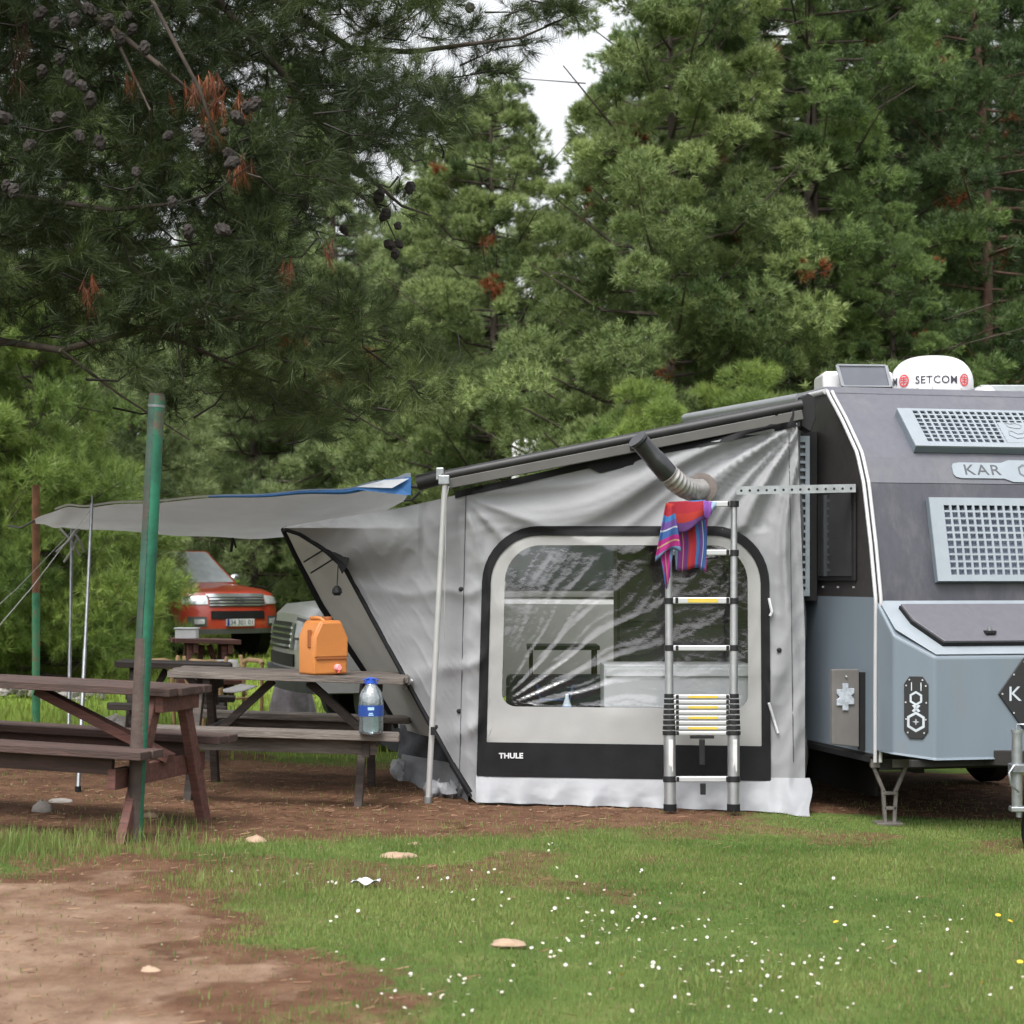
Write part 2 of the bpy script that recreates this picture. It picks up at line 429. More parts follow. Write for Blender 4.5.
# ---- pine litter on the bare soil
def sticks(n, seed):
    r = np.random.default_rng(seed); Y = np.sqrt(5.6 ** 2 + (14.4 ** 2 - 5.6 ** 2) * r.random(n)); X = (r.random(n) * 2 - 1) * (.3 * Y + .2)
    a, p = bare(X, Y); k = r.random(n) < (a * (1 - .75 * p) + .05); X = X[k]; Y = Y[k]; n = len(X)
    Z = ground_z(X, Y) + (vnoise(X, Y, .9, 3) - .5) * .03 + .006
    b = r.random(n) * np.pi; L = .02 + .05 * r.random(n) ** 2; w = .0007 + .0010 * r.random(n)
    base = np.stack([X, Y, Z], -1); d = np.stack([np.cos(b) * L, np.sin(b) * L, (r.random(n) - .3) * .012], -1); s = np.stack([-np.sin(b) * w, np.cos(b) * w, 0 * b + w], -1)
    V = np.stack([base - s, base + s, base + d + s, base + d - s], 1).reshape(-1, 3); i = np.arange(n)[:, None] * 4
    T = np.concatenate([i + [0, 1, 2], i + [0, 2, 3]])
    u = r.random(n)[:, None]; c = np.array([.11, .05, .026]) * (1 - u) + np.array([.22, .14, .085]) * u
    return V, T, np.repeat(c, 4, 0)
V3, T3, C3 = sticks(9000, 4)
tag(fastmesh('needle_litter', V3, T3, attrmat('dry_needles', trans=0, rough=.9), C3), 'reddish dry pine needles and bits on the bare soil', 'litter', kind='stuff')

# ---- daisies
white_petal = mk('daisy_petal', (.52, .52, .53), .6, var=.05, trans=.2); yellow = mk('flower_yellow', (.65, .42, .03), .6, var=.1); stemg = mk('flower_stem', (.08, .14, .03), .6)
def flower(name, petal, eye, rp, n, tilt):
    mb = MB(); M = Matrix.Rotation(tilt, 3, 'X'); c = Vector((0, 0, .042))
    for k in range(n):
        a = 2 * math.pi * k / n; d = Vector((math.cos(a), math.sin(a), .22 + .1 * (k % 2))); s = Vector((-math.sin(a), math.cos(a), 0))
        w_ = rp * 1.9 / n * 1.6
        mb.add([c + M @ (d * rp * .2 - s * w_ * .4), c + M @ (d * rp * .2 + s * w_ * .4), c + M @ (d * rp * .8 + s * w_), c + M @ (d * rp), c + M @ (d * rp * .8 - s * w_)], [(0, 1, 2, 3, 4)], 0)
    mb.lathe(c, [(rp * .34, 0), (rp * .3, rp * .22), (rp * .1, rp * .34)], 8, 1, M)
    mb.tube([(0, .004, -.005), (.002, 0, .02), c], .0011, 5, 2)
    return mb.build(name, [petal, eye, stemg])
rg = random.Random(12)
protos = [flower('daisy', white_petal, yellow, .0125, 11, R(t)) for t in (25, 50, -10)]
cl = [(650, 925, 40, 10), (700, 955, 60, 14), (790, 985, 45, 14), (760, 962, 70, 12), (600, 925, 30, 10), (560, 955, 30, 12), (740, 1005, 60, 10), (800, 900, 90, 16), (430, 880, 40, 12), (500, 905, 40, 10), (355, 885, 40, 8), (270, 880, 30, 8), (420, 985, 40, 16), (470, 1000, 30, 12), (900, 930, 45, 12), (950, 925, 30, 8), (860, 965, 30, 10), (545, 850, 20, 4), (610, 890, 60, 10), (680, 985, 50, 14)]
wts = [40, 36, 34, 30, 26, 20, 16, 20, 22, 20, 14, 14, 22, 18, 22, 8, 12, 8, 16, 18]
pts = []
for (cx, cy, sx, sy), k in zip(cl, wts):
    for _ in range(int(k * .66)): pts.append((rg.gauss(cx, sx), rg.gauss(cy, sy)))
for _ in range(40): pts.append((rg.uniform(190, 1024), rg.uniform(845, 1020)))
used = set(); nd = 0
for px, py in pts:
    if py < 842 or py > 1030 or px < -10 or px > 1034: continue
    p = GP(px, py)
    if float(bare(np.array([p.x]), np.array([p.y]))[0][0]) > .6: continue
    k = rg.randrange(3); src = protos[k]
    o = src if k not in used else src.copy()
    if k in used: COL.objects.link(o)
    used.add(k); s = rg.uniform(.38, .72)
    o.location = (p.x, p.y, p.z + rg.uniform(-.012, .002)); o.rotation_euler = (0, 0, rg.uniform(-1.2, 1.2)); o.scale = (s, s, s); nd += 1
    tag(o, 'small white daisy with a yellow eye scattered in the short grass', 'flower', 'daisies in the lawn')
dand = flower('dandelion', yellow, yellow, .013, 14, R(20))
for k, (px, py) in enumerate([(998, 924), (1010, 930), (982, 993), (622, 985), (890, 868), (836, 931), (1020, 972)]):
    o = dand if k == 0 else dand.copy()
    if k: COL.objects.link(o)
    p = GP(px, py); o.location = (p.x, p.y, p.z - .005); o.rotation_euler = (0, 0, k)
    tag(o, 'yellow dandelion flower among the white daisies', 'flower', 'dandelions in the lawn')

# ---- pebbles and crumbs of earth
def pebbles(n, seed):
    r = np.random.default_rng(seed); Y = np.sqrt(5.6 ** 2 + (14 ** 2 - 5.6 ** 2) * r.random(n)); X = (r.random(n) * 2 - 1) * (.3 * Y + .2)
    a, p = bare(X, Y); k = r.random(n) < a ** 1.5; X = X[k]; Y = Y[k]; n = len(X)
    Z = ground_z(X, Y) + (vnoise(X, Y, .9, 3) - .5) * .03 + .002
    s = (.0025 + .008 * r.random(n) ** 5)[:, None, None]
    o = np.array([[1, 0, 0], [0, 1, 0], [-1, 0, 0], [0, -1, 0], [0, 0, .8], [.6, .6, .4], [-.6, .5, .45], [-.5, -.6, .4], [.55, -.6, .4]])
    V = np.stack([X, Y, Z], -1)[:, None, :] + o[None] * s * (.7 + .6 * r.random((n, 9, 3)))
    f = np.array([[0, 5, 4], [5, 1, 4], [1, 6, 4], [6, 2, 4], [2, 7, 4], [7, 3, 4], [3, 8, 4], [8, 0, 4], [0, 1, 5], [1, 2, 6], [2, 3, 7], [3, 0, 8]])
    T = (np.arange(n)[:, None, None] * 9 + f[None]).reshape(-1, 3)
    u = r.random(n)[:, None]; c = np.array([.10, .062, .04]) * (1 - u) + np.array([.21, .15, .105]) * u
    return V.reshape(-1, 3), T, np.repeat(c, 9, 0)
V4, T4, C4 = pebbles(6000, 6)
tag(fastmesh('gravel', V4, T4, attrmat('pebble', trans=0, rough=.9), C4), 'small pebbles and crumbs scattered on the bare earth', 'gravel', kind='stuff')

# ---- stones and bits
stone_t = mk('tan_stone', (.27, .19, .13), .9, var=.25, bump=.5, bscale=25); stone_g = mk('grey_stone', (.25, .23, .21), .9, var=.3, bump=.6, bscale=25)
def stone(px, py, rad, m, label, seed, name='stone', cat='stone'):
    p = GP(px, py); mb = MB(); mb.blob(p + Vector((0, 0, rad[2] * .35)), rad, seed, 12)
    return tag(mb.build(name, m, smooth=50), label, cat)
stone(508, 946, (.065, .05, .02), stone_t, 'flat tan stone lying in the middle of the daisy lawn', 1)
stone(398, 858, (.09, .05, .02), stone_t, 'flat tan stone at the edge of the grass below the far table', 2)
stone(256, 843, (.055, .05, .03), stone_t, 'small tan stone on the soil right of the leaning green post', 3)
stone(42, 812, (.06, .05, .05), stone_g, 'grey stone standing on bare soil under the near red picnic table', 4)
stone(60, 803, (.08, .04, .02), stone_g, 'long low grey stone on bare soil behind the lone grey stone', 5)
stone(117, 745, (.22, .16, .16), stone_g, 'large grey boulder under the bench at the edge of the meadow', 6)
stone(150, 818, (.05, .04, .025), stone_t, 'small tan stone right at the foot of the green post', 7)
stone(150, 972, (.035, .03, .015), stone_t, 'small dark chip of stone on the pale bare earth', 8)
stone(415, 846, (.05, .03, .014), stone_t, 'thin pale stone chip beside the flat tan stone near the table', 9)
mb = MB()
for k in range(60):
    p = G(20 + rg.gauss(30, 26), 20.5 + rg.gauss(0, .25)); mb.blob(p + Vector((0, 0, rg.uniform(.0, .14))), (rg.uniform(.05, .11), rg.uniform(.05, .1), rg.uniform(.03, .07)), k, 7)
tag(mb.build('rubble_heap', stone_g), 'low heap of grey rubble on the grass below the left pines', 'rubble')
pap = mk('white_plastic', (.5, .52, .55), .4, var=.05)
p = GP(366, 887); mb = MB()
mb.grid(lambda u, v: (p.x + (u - .5) * .13, p.y + (v - .5) * .1, p.z + .028 + .012 * math.sin(u * 9 + v * 4) * math.cos(v * 7)), 10, 8)
tag(mb.build('plastic_scrap', pap, smooth=180, solid=.001), 'crumpled white scrap of plastic lying on the grass', 'litter')
# ================================================================== trees
needle_m = attrmat('pine_needles', trans=.2, rough=.5, spec=.35)
bark_m = mk('pine_bark', (.055, .042, .034), .95, var=.4, scale=7, bump=.8, bscale=30, stretch=(1, 1, .35))
bark_r = mk('red_pine_bark', (.085, .05, .036), .95, var=.4, scale=7, bump=.8, bscale=30, stretch=(1, 1, .35))
twig_m = mk('dark_twig', (.022, .018, .015), .9, var=.3)
cone_m = mk('pine_cone_scales', (.017, .012, .010), .8, var=.4, scale=60, bump=.8, bscale=120)

def nrm(a): return a / np.maximum(np.linalg.norm(a, axis=-1, keepdims=True), 1e-9)
def needle_mesh(pos, axis, col, n, L, w, lo, hi, r, shoot=.08, droop=0.0):
    """n needles round each shoot; returns verts, tris, colours"""
    k = len(pos); M = k * n
    p = np.repeat(pos, n, 0); a = np.repeat(axis, n, 0); c = np.repeat(col, n, 0)
    t = r.random(M)[:, None]
    base = p + a * (t - .5) * shoot
    ph = (lo + (hi - lo) * r.random(M))[:, None]
    pr = r.normal(size=(M, 3)); pr = nrm(pr - a * (pr * a).sum(-1, keepdims=True))
    d = a * np.cos(ph) + pr * np.sin(ph)
    LL = (L * (.65 + .6 * r.random(M)))[:, None]
    tip = base + d * LL; tip[:, 2] -= droop * LL[:, 0] * r.random(M)
    s = nrm(np.cross(d, r.normal(size=(M, 3)))) * (w / 2)
    V = np.stack([base - s, base + s, tip], 1).reshape(-1, 3)
    T = np.arange(M * 3).reshape(-1, 3)
    c = c * (.8 + .45 * r.random(M))[:, None]
    return V, T, np.repeat(c, 3, 0)

def shoots(clumps, per, r, base_c, tip_c, up=.55, shell=.45):
    """clumps: list of (centre, radii, outward); returns shoot positions, axes, colours"""
    Ps = []; As = []; Cs = []
    for (c, rad, out, tn) in clumps:
        k = max(4, int(per * r.uniform(.8, 1.2)))
        d = nrm(r.normal(size=(k, 3)))
        d[:, 2] = d[:, 2] * .8 + .22; d = nrm(d)
        q = shell + (1 - shell) * r.random(k)[:, None] ** .6
        p = np.array(c) + d * q * np.array(rad)
        a = nrm(d * .7 + np.array([0, 0, up]) + np.array(out) * .45 + r.normal(size=(k, 3)) * .22)
        u = np.clip(tn + .35 * (r.random(k) - .5), 0, 1)[:, None]
        Ps.append(p); As.append(a); Cs.append(np.array(base_c) * (1 - u) + np.array(tip_c) * u)
    return np.concatenate(Ps), np.concatenate(As), np.concatenate(Cs)

def pine_data(seed, H, Rad, low, base_c, tip_c, per=34, needles=24, L=.13, w=.006, lv=.55, cs=.62, trunk_r=.16, dead=.012, top_pow=.75, br=(5, 8), fill=3, shell=.45):
    r = np.random.default_rng(seed); clumps = []; mb = MB()
    # trunk
    pts = []; k = 9; bx, by = r.normal(size=2) * .25
    for i in range(k + 1):
        t = i / k; pts.append(Vector((bx * math.sin(t * 3) * .8, by * math.sin(t * 2.6 + .5) * .8 - by * math.sin(.5) * .8, H * .97 * t - .1)))
    mb.tube(pts, [trunk_r * (1 - .88 * i / k) * (1.25 if i == 0 else 1) for i in range(k + 1)], 9)
    def tr(z):
        t = min(max(z / (H * .97), 0), 1) * k; i = min(int(t), k - 1); return pts[i].lerp(pts[i + 1], t - i)
    nbr = int((H - low) / lv * (br[0] + br[1]) / 2)
    ga = r.random() * 6.28
    for b in range(nbr):
        t = (b + r.uniform(-.5, .5)) / nbr; t = min(max(t, 0), .985); z = low + (H - low) * t
        rr = Rad * ((1 - t) ** top_pow * .95 + .06) * (.78 + .22 * min(1, t / .2) if low > 2 else 1)
        a = ga + b * 2.4 + r.normal() * .35
        ln = rr * r.uniform(.55, 1.15); rise = ln * r.uniform(.05, .5) * (.5 + t)
        o = tr(z); d = Vector((math.cos(a), math.sin(a), 0))
        e = o + d * ln + Vector((0, 0, rise)); m = o + d * ln * .5 + Vector((0, 0, rise * .25 - .06 * ln))
        r0 = .012 + .010 * ln
        mb.tube([o, m, e], [r0, r0 * .6, r0 * .25], 5, caps=False)
        nc = max(1, int(round(ln * fill / 1.6)))
        tone = r.uniform(.05, .95)
        for c in range(nc):
            f = 1 - (c / max(nc, 1)) * .7
            q = o.lerp(m, f * 2) if f < .5 else m.lerp(e, f * 2 - 1)
            j = ln * .17
            q = q + Vector((r.normal() * j, r.normal() * j, r.normal() * .16 + .05))
            s = cs * r.uniform(.45, 1.25) * (.6 + .4 * (1 - t))
            clumps.append((q, (s, s, s * r.uniform(.55, .85)), d, tone * .6 + .4 * r.random()))
            if r.random() < .5: mb.tube([o.lerp(e, f * .8), q], [.010, .004], 4, caps=False)
    s = cs * .6; clumps.append((tr(H) + Vector((0, 0, .05)), (s, s, s), (0, 0, 1), .8))
    ps, ax, cl = shoots(clumps, per, r, base_c, tip_c, shell=shell)
    if dead:
        dd = np.zeros(len(ps), bool); nd = int(len(clumps) * dead) + 1
        for _ in range(nd):
            c = np.array(clumps[r.integers(len(clumps))][0]); c = c + r.normal(size=3) * .25
            dd |= np.linalg.norm(ps - c, axis=1) < .24
        cl[dd] = np.array([.20, .062, .022]) * (.7 + .6 * r.random((dd.sum(), 1)))
    V, T, C = needle_mesh(ps, ax, cl, needles, L, w, .25, 1.25, r)
    return mb, V, T, C

def make_pine(name, data, bark, label, loc, group=None, cat='tree'):
    mb, V, T, C = data
    t = thing(name, label, cat, (0, 0, 0), group)
    tk = mb.build('trunk', bark, t, smooth=60)
    fastmesh('crown', V, T, needle_m, C, t)
    ORG[t.name] = Vector((0, 0, 0)); t.location = loc
    return t

A = pine_data(1, 10.5, 3.0, 1.0, (.045, .078, .024), (.275, .345, .125), per=64, needles=26, L=.115, lv=.44, cs=.42, top_pow=.5, w=.0095, fill=3.0, dead=.02)
B = pine_data(2, 14.0, 3.1, 2.2, (.035, .066, .022), (.20, .285, .088), per=60, needles=24, L=.115, lv=.56, cs=.44, trunk_r=.2, dead=.035, w=.0095, top_pow=.6)
Cc = pine_data(3, 13.5, 2.9, 4.8, (.024, .046, .020), (.10, .155, .05), per=54, needles=24, lv=.62, cs=.46, w=.010, trunk_r=.15, dead=.02)
D = pine_data(4, 4.4, 1.9, .25, (.06, .11, .026), (.24, .32, .075), per=46, needles=34, L=.14, w=.006, lv=.31, cs=.40, trunk_r=.07, dead=.006, top_pow=.7)
E = pine_data(5, 9.0, 2.6, .8, (.09, .135, .055), (.31, .38, .165), per=54, needles=26, L=.15, w=.010, lv=.46, cs=.44, dead=.008, top_pow=.8)
def at(px, Y): p = G(px, Y); return (p.x, p.y, p.z - .05)
pa = make_pine('pine_tree', A, bark_m, 'bright green bushy pine filling the middle behind the awning roof', at(668, 26.5))
pb = make_pine('pine_tree', B, bark_m, 'tall dark green pine with visible straight trunk above the caravan nose', at(808, 28.5))
pc = make_pine('pine_tree', Cc, bark_r, 'dark pine with bare reddish trunk at the right edge behind the dome', at(958, 30))
pd = make_pine('young_pine', D, bark_m, 'young bushy pine whose branches reach in front of the red pickup', at(38, 23.0))
pd.scale = (.80, .80, 1.05)
pe = make_pine('pine_tree', E, bark_m, 'pale grey green pine left of the sky gap behind the tarp end', at(430, 38))
def cp(src, px, Y, rz, s, label, group=None, sz=None):
    o = copy_tree(src); o.location = at(px, Y); o.rotation_euler = (0, 0, rz); o.scale = (s, s, sz or s); o['label'] = label
    if group: o['group'] = group
    elif 'group' in o: del o['group']
    return o
cp(pb, 893, 27.0, 2.1, .50, 'shorter green pine standing between the tall dark pine and the right edge trunk')
cp(pa, 725, 30.5, 2.4, 1.12, 'bushy pine directly left of the tall dark pine above the awning rail')
cp(pa, 494, 31.0, 4.0, .90, 'light green pine below the sky gap, its top ending under the clouds')
cp(pe, 335, 40.0, 1.3, 1.2, 'pale feathery pine above the middle of the grey tarp')
cp(pe, 245, 36.0, 2.9, 1.1, 'tall pale pine behind the red pickup and the near pine boughs')
cp(pe, 60, 30.0, 4.4, 1.05, 'feathery pine far left behind the rusty green pole')
cp(pd, 20, 25.0, 1.0, 1.05, 'young bushy pine around the rusty green pole at the left')
cp(pd, -60, 23.0, 2.2, 1.15, 'young bushy pine cut off by the left edge of the photo')
cp(pd, 20, 28.0, 3.4, 1.05, 'young bushy pine standing behind the other two at the left edge')
cp(pd, 350, 40.0, .4, 1.5, 'young bushy pine just above the right half of the grey tarp')
cp(pd, 440, 36.0, 5.2, 1.35, 'young bushy pine right above the blue end of the tarp')
cp(pd, 640, 23.5, 2.7, .84, 'low bushy pine peeping over the middle of the awning rail')
cp(pd, 752, 24.5, 4.9, .92, 'low bushy pine over the upper end of the awning rail')
rg = random.Random(4)
srcs = [pb, pc, pa, pe, pb, pc]
k = 0
names = ['first', 'second']
for px, Y, s, src in [(-60, 44, .9, pb), (40, 47, .95, pe), (130, 43, .95, pb), (215, 47, 1.0, pe), (290, 46, .95, pb), (365, 43, .85, pe), (440, 48, .95, pa), (500, 52, .95, pe), (478, 40, 1.25, pe), (570, 50, .62, pb), (640, 42, .95, pb), (700, 38, .95, pc), (765, 36, 1.0, pb), (850, 36, 1.05, pc), (925, 37, 1.05, pb), (1010, 38, 1.1, pb), (1085, 34, 1.0, pc), (870, 42, 1.1, pb), (960, 45, 1.1, pe)]:
    cp(src, px, Y, rg.uniform(0, 6.28), s, 'pine standing in the rear row of the wood, half hidden by nearer trees', 'pines in the rear row')
for px, Y, s in [(205, 42, .62), (240, 42.5, .7), (278, 42, .66), (312, 42.8, .72), (345, 41.5, .68), (165, 41, .7), (385, 41, .8), (455, 38, .9)]:
    cp(pd, px, Y, rg.uniform(0, 6.28), s, 'low dark bushy pine at the foot of the wood behind the parked cars', 'bushes at the foot of the wood')

# ---- the big near pine whose boughs hang into the picture from the left
r = np.random.default_rng(77); rg = random.Random(77)
near = thing('near_pine', 'large dark pine hanging its cone laden boughs into the upper left', 'tree', at(-330, 13.2))
mb = MB()
tx, ty = near.location.x, near.location.y
mb.tube([Vector((tx, ty, -.1)), Vector((tx + .1, ty, 2)), Vector((tx - .05, ty + .1, 5)), Vector((tx + .1, ty, 8.5))], [.3, .24, .19, .05], 12)
mb.build('trunk', bark_m, near, smooth=60)
limbs = [
    ([(-330, 400), (-120, 350), (-20, 338), (60, 350), (150, 328), (235, 318), (330, 330), (392, 342)], 12.2, .05),
    ([(-330, 250), (-100, 190), (20, 196), (110, 210), (180, 203), (232, 188)], 11.8, .045),
    ([(-330, 40), (-100, -60), (40, -20), (110, 26), (160, 66), (205, 104), (252, 122)], 11.5, .05),
    ([(-330, -100), (60, -160), (200, -20), (290, 82), (340, 150), (372, 180), (402, 206), (432, 216)], 12.6, .05),
    ([(-330, -140), (120, -200), (280, 0), (350, 48), (410, 52), (470, 44), (520, 38), (562, 20)], 13.0, .05),
    ([(180, 60), (260, 130), (310, 172), (352, 190), (384, 214), (396, 240)], 12.4, .022),
    ([(-330, 330), (-140, 260), (-10, 262), (70, 278), (150, 250), (260, 236)], 12.9, .045),
    ([(120, -60), (200, 90), (220, 150), (236, 170), (262, 178)], 11.3, .02),
    ([(110, 26), (150, 110), (152, 150), (128, 200)], 11.5, .016),
    ([(150, 328), (250, 372), (330, 400), (380, 430)], 12.3, .02),
    ([(60, 350), (120, 395), (190, 440)], 12.1, .018),
    ([(235, 318), (300, 290), (340, 298), (372, 322)], 12.1, .016),
]
bm_ = MB()
for path, Y, rad in limbs:
    pts = [P(x, y, Y + .25 * math.sin(i * 1.9 + Y * 3)) for i, (x, y) in enumerate(path)]
    if path[0][0] == -330: pts[0] = Vector((tx, ty, pts[0].z))
    bm_.tube(pts, [max(.005, rad * .72 * (1 - .85 * i / (len(pts) - 1))) for i in range(len(pts))], 7)
tw = MB()
poly = [(-120, -120), (420, -120), (446, -10), (430, 60), (452, 110), (424, 150), (420, 205), (380, 226), (330, 196), (300, 215), (285, 262), (320, 300), (400, 318), (452, 352), (448, 400), (395, 432), (330, 428), (270, 408), (190, 412), (120, 400), (60, 388), (-20, 372), (-120, 380)]
holes = [((345, 262), 34), ((18, 352), 26), ((90, 372), 20), ((285, 240), 14), ((440, 240), 60)]
clumps = []
tries = 0
while len(clumps) < 680 and tries < 20000:
    tries += 1
    x = rg.uniform(-120, 460); y = rg.uniform(-120, 440)
    if not bool(inside(poly, np.array([x]), np.array([y]))[0]): continue
    if any(math.hypot(x - hx, y - hy) < hr for (hx, hy), hr in holes): continue
    lower = y > 330 and x < 200
    if lower and rg.random() < .6: continue
    Y = rg.uniform(11.2, 14.2); q = P(x, y, Y)
    s = rg.uniform(.14, .30)
    d = Vector((rg.uniform(-.2, .9), rg.uniform(-.7, .3), rg.uniform(-.35, .25)))
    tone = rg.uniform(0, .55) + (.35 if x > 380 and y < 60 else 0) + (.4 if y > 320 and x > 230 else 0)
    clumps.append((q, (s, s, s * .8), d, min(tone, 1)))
    b = q - d.normalized() * rg.uniform(.15, .45) + Vector((0, 0, rg.uniform(-.12, .08)))
    tw.tube([b, q.lerp(b, .5) + Vector((rg.gauss(0, .05), rg.gauss(0, .05), -.04)), q], [.008, .006, .003], 4, caps=False)
# loose sprays along the bare upper right twig
for x, y in [(452, 40), (470, 30), (490, 52), (508, 30), (530, 44), (548, 18), (560, 6), (535, 4), (500, 70), (478, 74), (462, 100), (440, 120), (515, 12), (575, 14)]:
    q = P(x, y, 13.0 + rg.uniform(-.3, .3)); clumps.append((q, (.13, .13, .1), Vector((.7, 0, -.1)), .35))
    tw.tube([P(x - 30, y + rg.uniform(-12, 14), 13.0), q], [.008, .003], 4, caps=False)
# canopy above the frame that keeps these boughs in the shade
up = []
for _ in range(470):
    a = rg.uniform(0, 6.28); rr = 3.9 * math.sqrt(rg.random()); q = Vector((tx + 1.2 + rr * math.cos(a), ty + .2 + rr * .75 * math.sin(a), rg.uniform(5.25, 8.6)))
    if q.x > -.9 - (q.z - 5) * .3: continue
    s = rg.uniform(.35, .6); up.append((q, (s, s, s * .7), Vector((math.cos(a), math.sin(a), .2)), .3))
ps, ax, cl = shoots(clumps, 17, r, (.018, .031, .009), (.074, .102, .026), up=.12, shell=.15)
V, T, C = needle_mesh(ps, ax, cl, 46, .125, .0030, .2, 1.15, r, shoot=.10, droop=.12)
ps2, ax2, cl2 = shoots(up, 30, r, (.02, .04, .012), (.06, .10, .025))
Vb, Tb, Cb = needle_mesh(ps2, ax2, cl2, 22, .16, .008, .25, 1.2, r)
# rust coloured dead sprays
dp = np.array([P(x + rg.gauss(0, 5), y + rg.gauss(0, 8), 11.35) for x, y in [(188, 78), (196, 84), (214, 90), (222, 98), (218, 120), (210, 125), (243, 100), (240, 160), (215, 84), (130, 75), (88, 288), (92, 292), (328, 250), (290, 265), (232, 172), (204, 78), (20, 40), (15, 70), (25, 20)] for _ in range(4)])
da = nrm(np.array([[rg.gauss(.1, .25), rg.gauss(0, .25), -1] for _ in dp])); dc = np.array([[.20, .062, .022] for _ in dp]) * r.uniform(.35, 1.1, (len(dp), 1))
dc[-12:] *= .35
Vd, Td, Cd = needle_mesh(dp, da, dc, 26, .12, .003, .05, .5, r, shoot=.06)
Vt = np.array(tw.v); Tt = np.array([t3 for f in tw.f for t3 in ([(f[0], f[1], f[2]), (f[0], f[2], f[3])] if len(f) == 4 else [f[:3]])]); Ct = np.tile([.022, .018, .015], (len(Vt), 1))
k3 = len(V) + len(Vb)
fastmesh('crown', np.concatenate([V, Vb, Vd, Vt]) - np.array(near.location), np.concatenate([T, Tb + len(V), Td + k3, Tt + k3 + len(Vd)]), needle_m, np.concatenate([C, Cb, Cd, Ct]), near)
bm_.build('limbs', bark_m, near, smooth=60)
# cones
cm = MB(); cm.lathe((0, 0, 0), [(.006, -.045), (.02, -.036), (.029, -.018), (.031, 0), (.026, .02), (.016, .036), (.004, .046)], 10)
for i, v in enumerate(cm.v):    # knobbly scales
    k = 1 + .16 * ((i * 7) % 3 - 1); cm.v[i] = (v[0] * k, v[1] * k, v[2])
cones = [(40, 14), (55, 24), (74, 20), (90, 10), (108, 22), (120, 40), (132, 30), (145, 48), (128, 16), (60, 60), (42, 72), (70, 78), (82, 86), (90, 100), (58, 118), (80, 136), (100, 143), (30, 146), (4, 118), (6, 186), (14, 191), (197, 134), (200, 140), (168, 136), (230, 156), (232, 163), (238, 118), (246, 108), (255, 104), (224, 132), (136, 172), (172, 203), (188, 232), (223, 230), (302, 22), (314, 24), (298, 10), (332, 132), (347, 142), (362, 168), (358, 172), (379, 196), (380, 95), (385, 215), (398, 226), (390, 245), (399, 244), (395, 254), (304, 203), (295, 223), (307, 292), (316, 296), (326, 295), (326, 302), (358, 322), (384, 332), (344, 230), (470, 8), (364, 2), (410, 188)]
for k, (x, y) in enumerate(cones):
    q = P(x, y, 10.9 + .35 * rg.random()) if x < 280 else P(x, y, 12.3 + .2 * rg.random())
    if k == 0: pr = cm.build('pine_cone', cone_m, near); pr.data.transform(Matrix.Translation(near.location)); o = pr
    else: o = pr.copy(); COL.objects.link(o)
    o.location = q - near.location; o.rotation_euler = (rg.gauss(2.8, .5), rg.gauss(0, .5), rg.uniform(0, 6)); s = rg.uniform(.8, 1.25); o.scale = (s, s, s)

print('tris', [len(x[2]) for x in (A, B, Cc, D, E)], len(V))
# ================================================================== poles, tables, tent
green_paint = mk('green_pole_paint', (.010, .105, .06), .5, var=.35, scale=5, dirt=(.09, .05, .035), dirts=4, dirta=(.56, .66), bump=.2)
brown_paint = mk('brown_old_paint', (.060, .042, .035), .7, var=.4, scale=5, dirt=(.012, .10, .055), dirts=5, dirta=(.6, .7), bump=.3)
rust = mk('rust', (.16, .07, .035), .85, var=.4, scale=8, bump=.4)
galv = mk('galvanised_steel', (.36, .38, .40), .38, .85, var=.15, scale=20)
steel_d = mk('dull_steel_pole', (.20, .21, .22), .42, .7, var=.15, scale=20)
black_p = mk('black_plastic', (.010, .010, .011), .5, spec=.3, var=.2)
black_m = mk('black_rubber', (.008, .008, .009), .8, spec=.2, var=.2)
white_p = mk('white_plastic_part', (.52, .53, .55), .4, var=.06)

# leaning green post: brown old paint on its left half, green on the right
t = thing('green_post', 'leaning round post, half brown and half bright green, by the near red table', 'post', GP(133, 843))
b0 = t.location.copy(); top = P(157, 396, b0.y - .05)
def half_tube(mb, a, b, r, th0, th1, n=8):
    d = (b - a).normalized(); sx = d.cross(Vector((0, 1, 0))).normalized(); sy = sx.cross(d)
    mb.grid(lambda u, v: a.lerp(b, v) + (sx * math.cos(th0 + (th1 - th0) * u) + sy * math.sin(th0 + (th1 - th0) * u)) * r, n, 24)
mb = MB(); jn = b0.lerp(top, .46); half_tube(mb, b0 - Vector((0, 0, .1)), jn, .0440, 1.26 * math.pi, 2.6 * math.pi, 12); post_g = mb.build('brown_side', brown_paint, t, smooth=180); mb = MB(); half_tube(mb, jn, top, .042, 1.52 * math.pi, 2.6 * math.pi, 12); mb.build('worn_green_side', mk('worn_green_paint', (.016, .06, .042), .6, var=.4, scale=6, dirt=(.05, .04, .034), dirts=5, dirta=(.42, .62), bump=.25), t, smooth=180)
mb = MB(); half_tube(mb, b0 - Vector((0, 0, .1)), top, .042, .6 * math.pi, 1.52 * math.pi, 10); mb.build('green_side', green_paint, t, smooth=180)
ax = (top - b0).normalized()
mb = MB(); mb.tube([top - ax * .002, top + ax * .012], .039, 16); mb.build('end_cap', brown_paint, t)
mb = MB(); q = b0.lerp(top, .975); mb.tube([q, q + ax * .012], .0435, 16); q = b0.lerp(top, .085); mb.tube([q, q + ax * .02], .0455, 16); mb.build('wire_band', steel_d, t)
t = thing('green_post', 'thin straight post far left, rusty on top and green below, among young pines', 'post', G(36, 17.0))
a = t.location.copy(); tp = P(36, 485, 17.0); m_ = a.lerp(tp, .55)
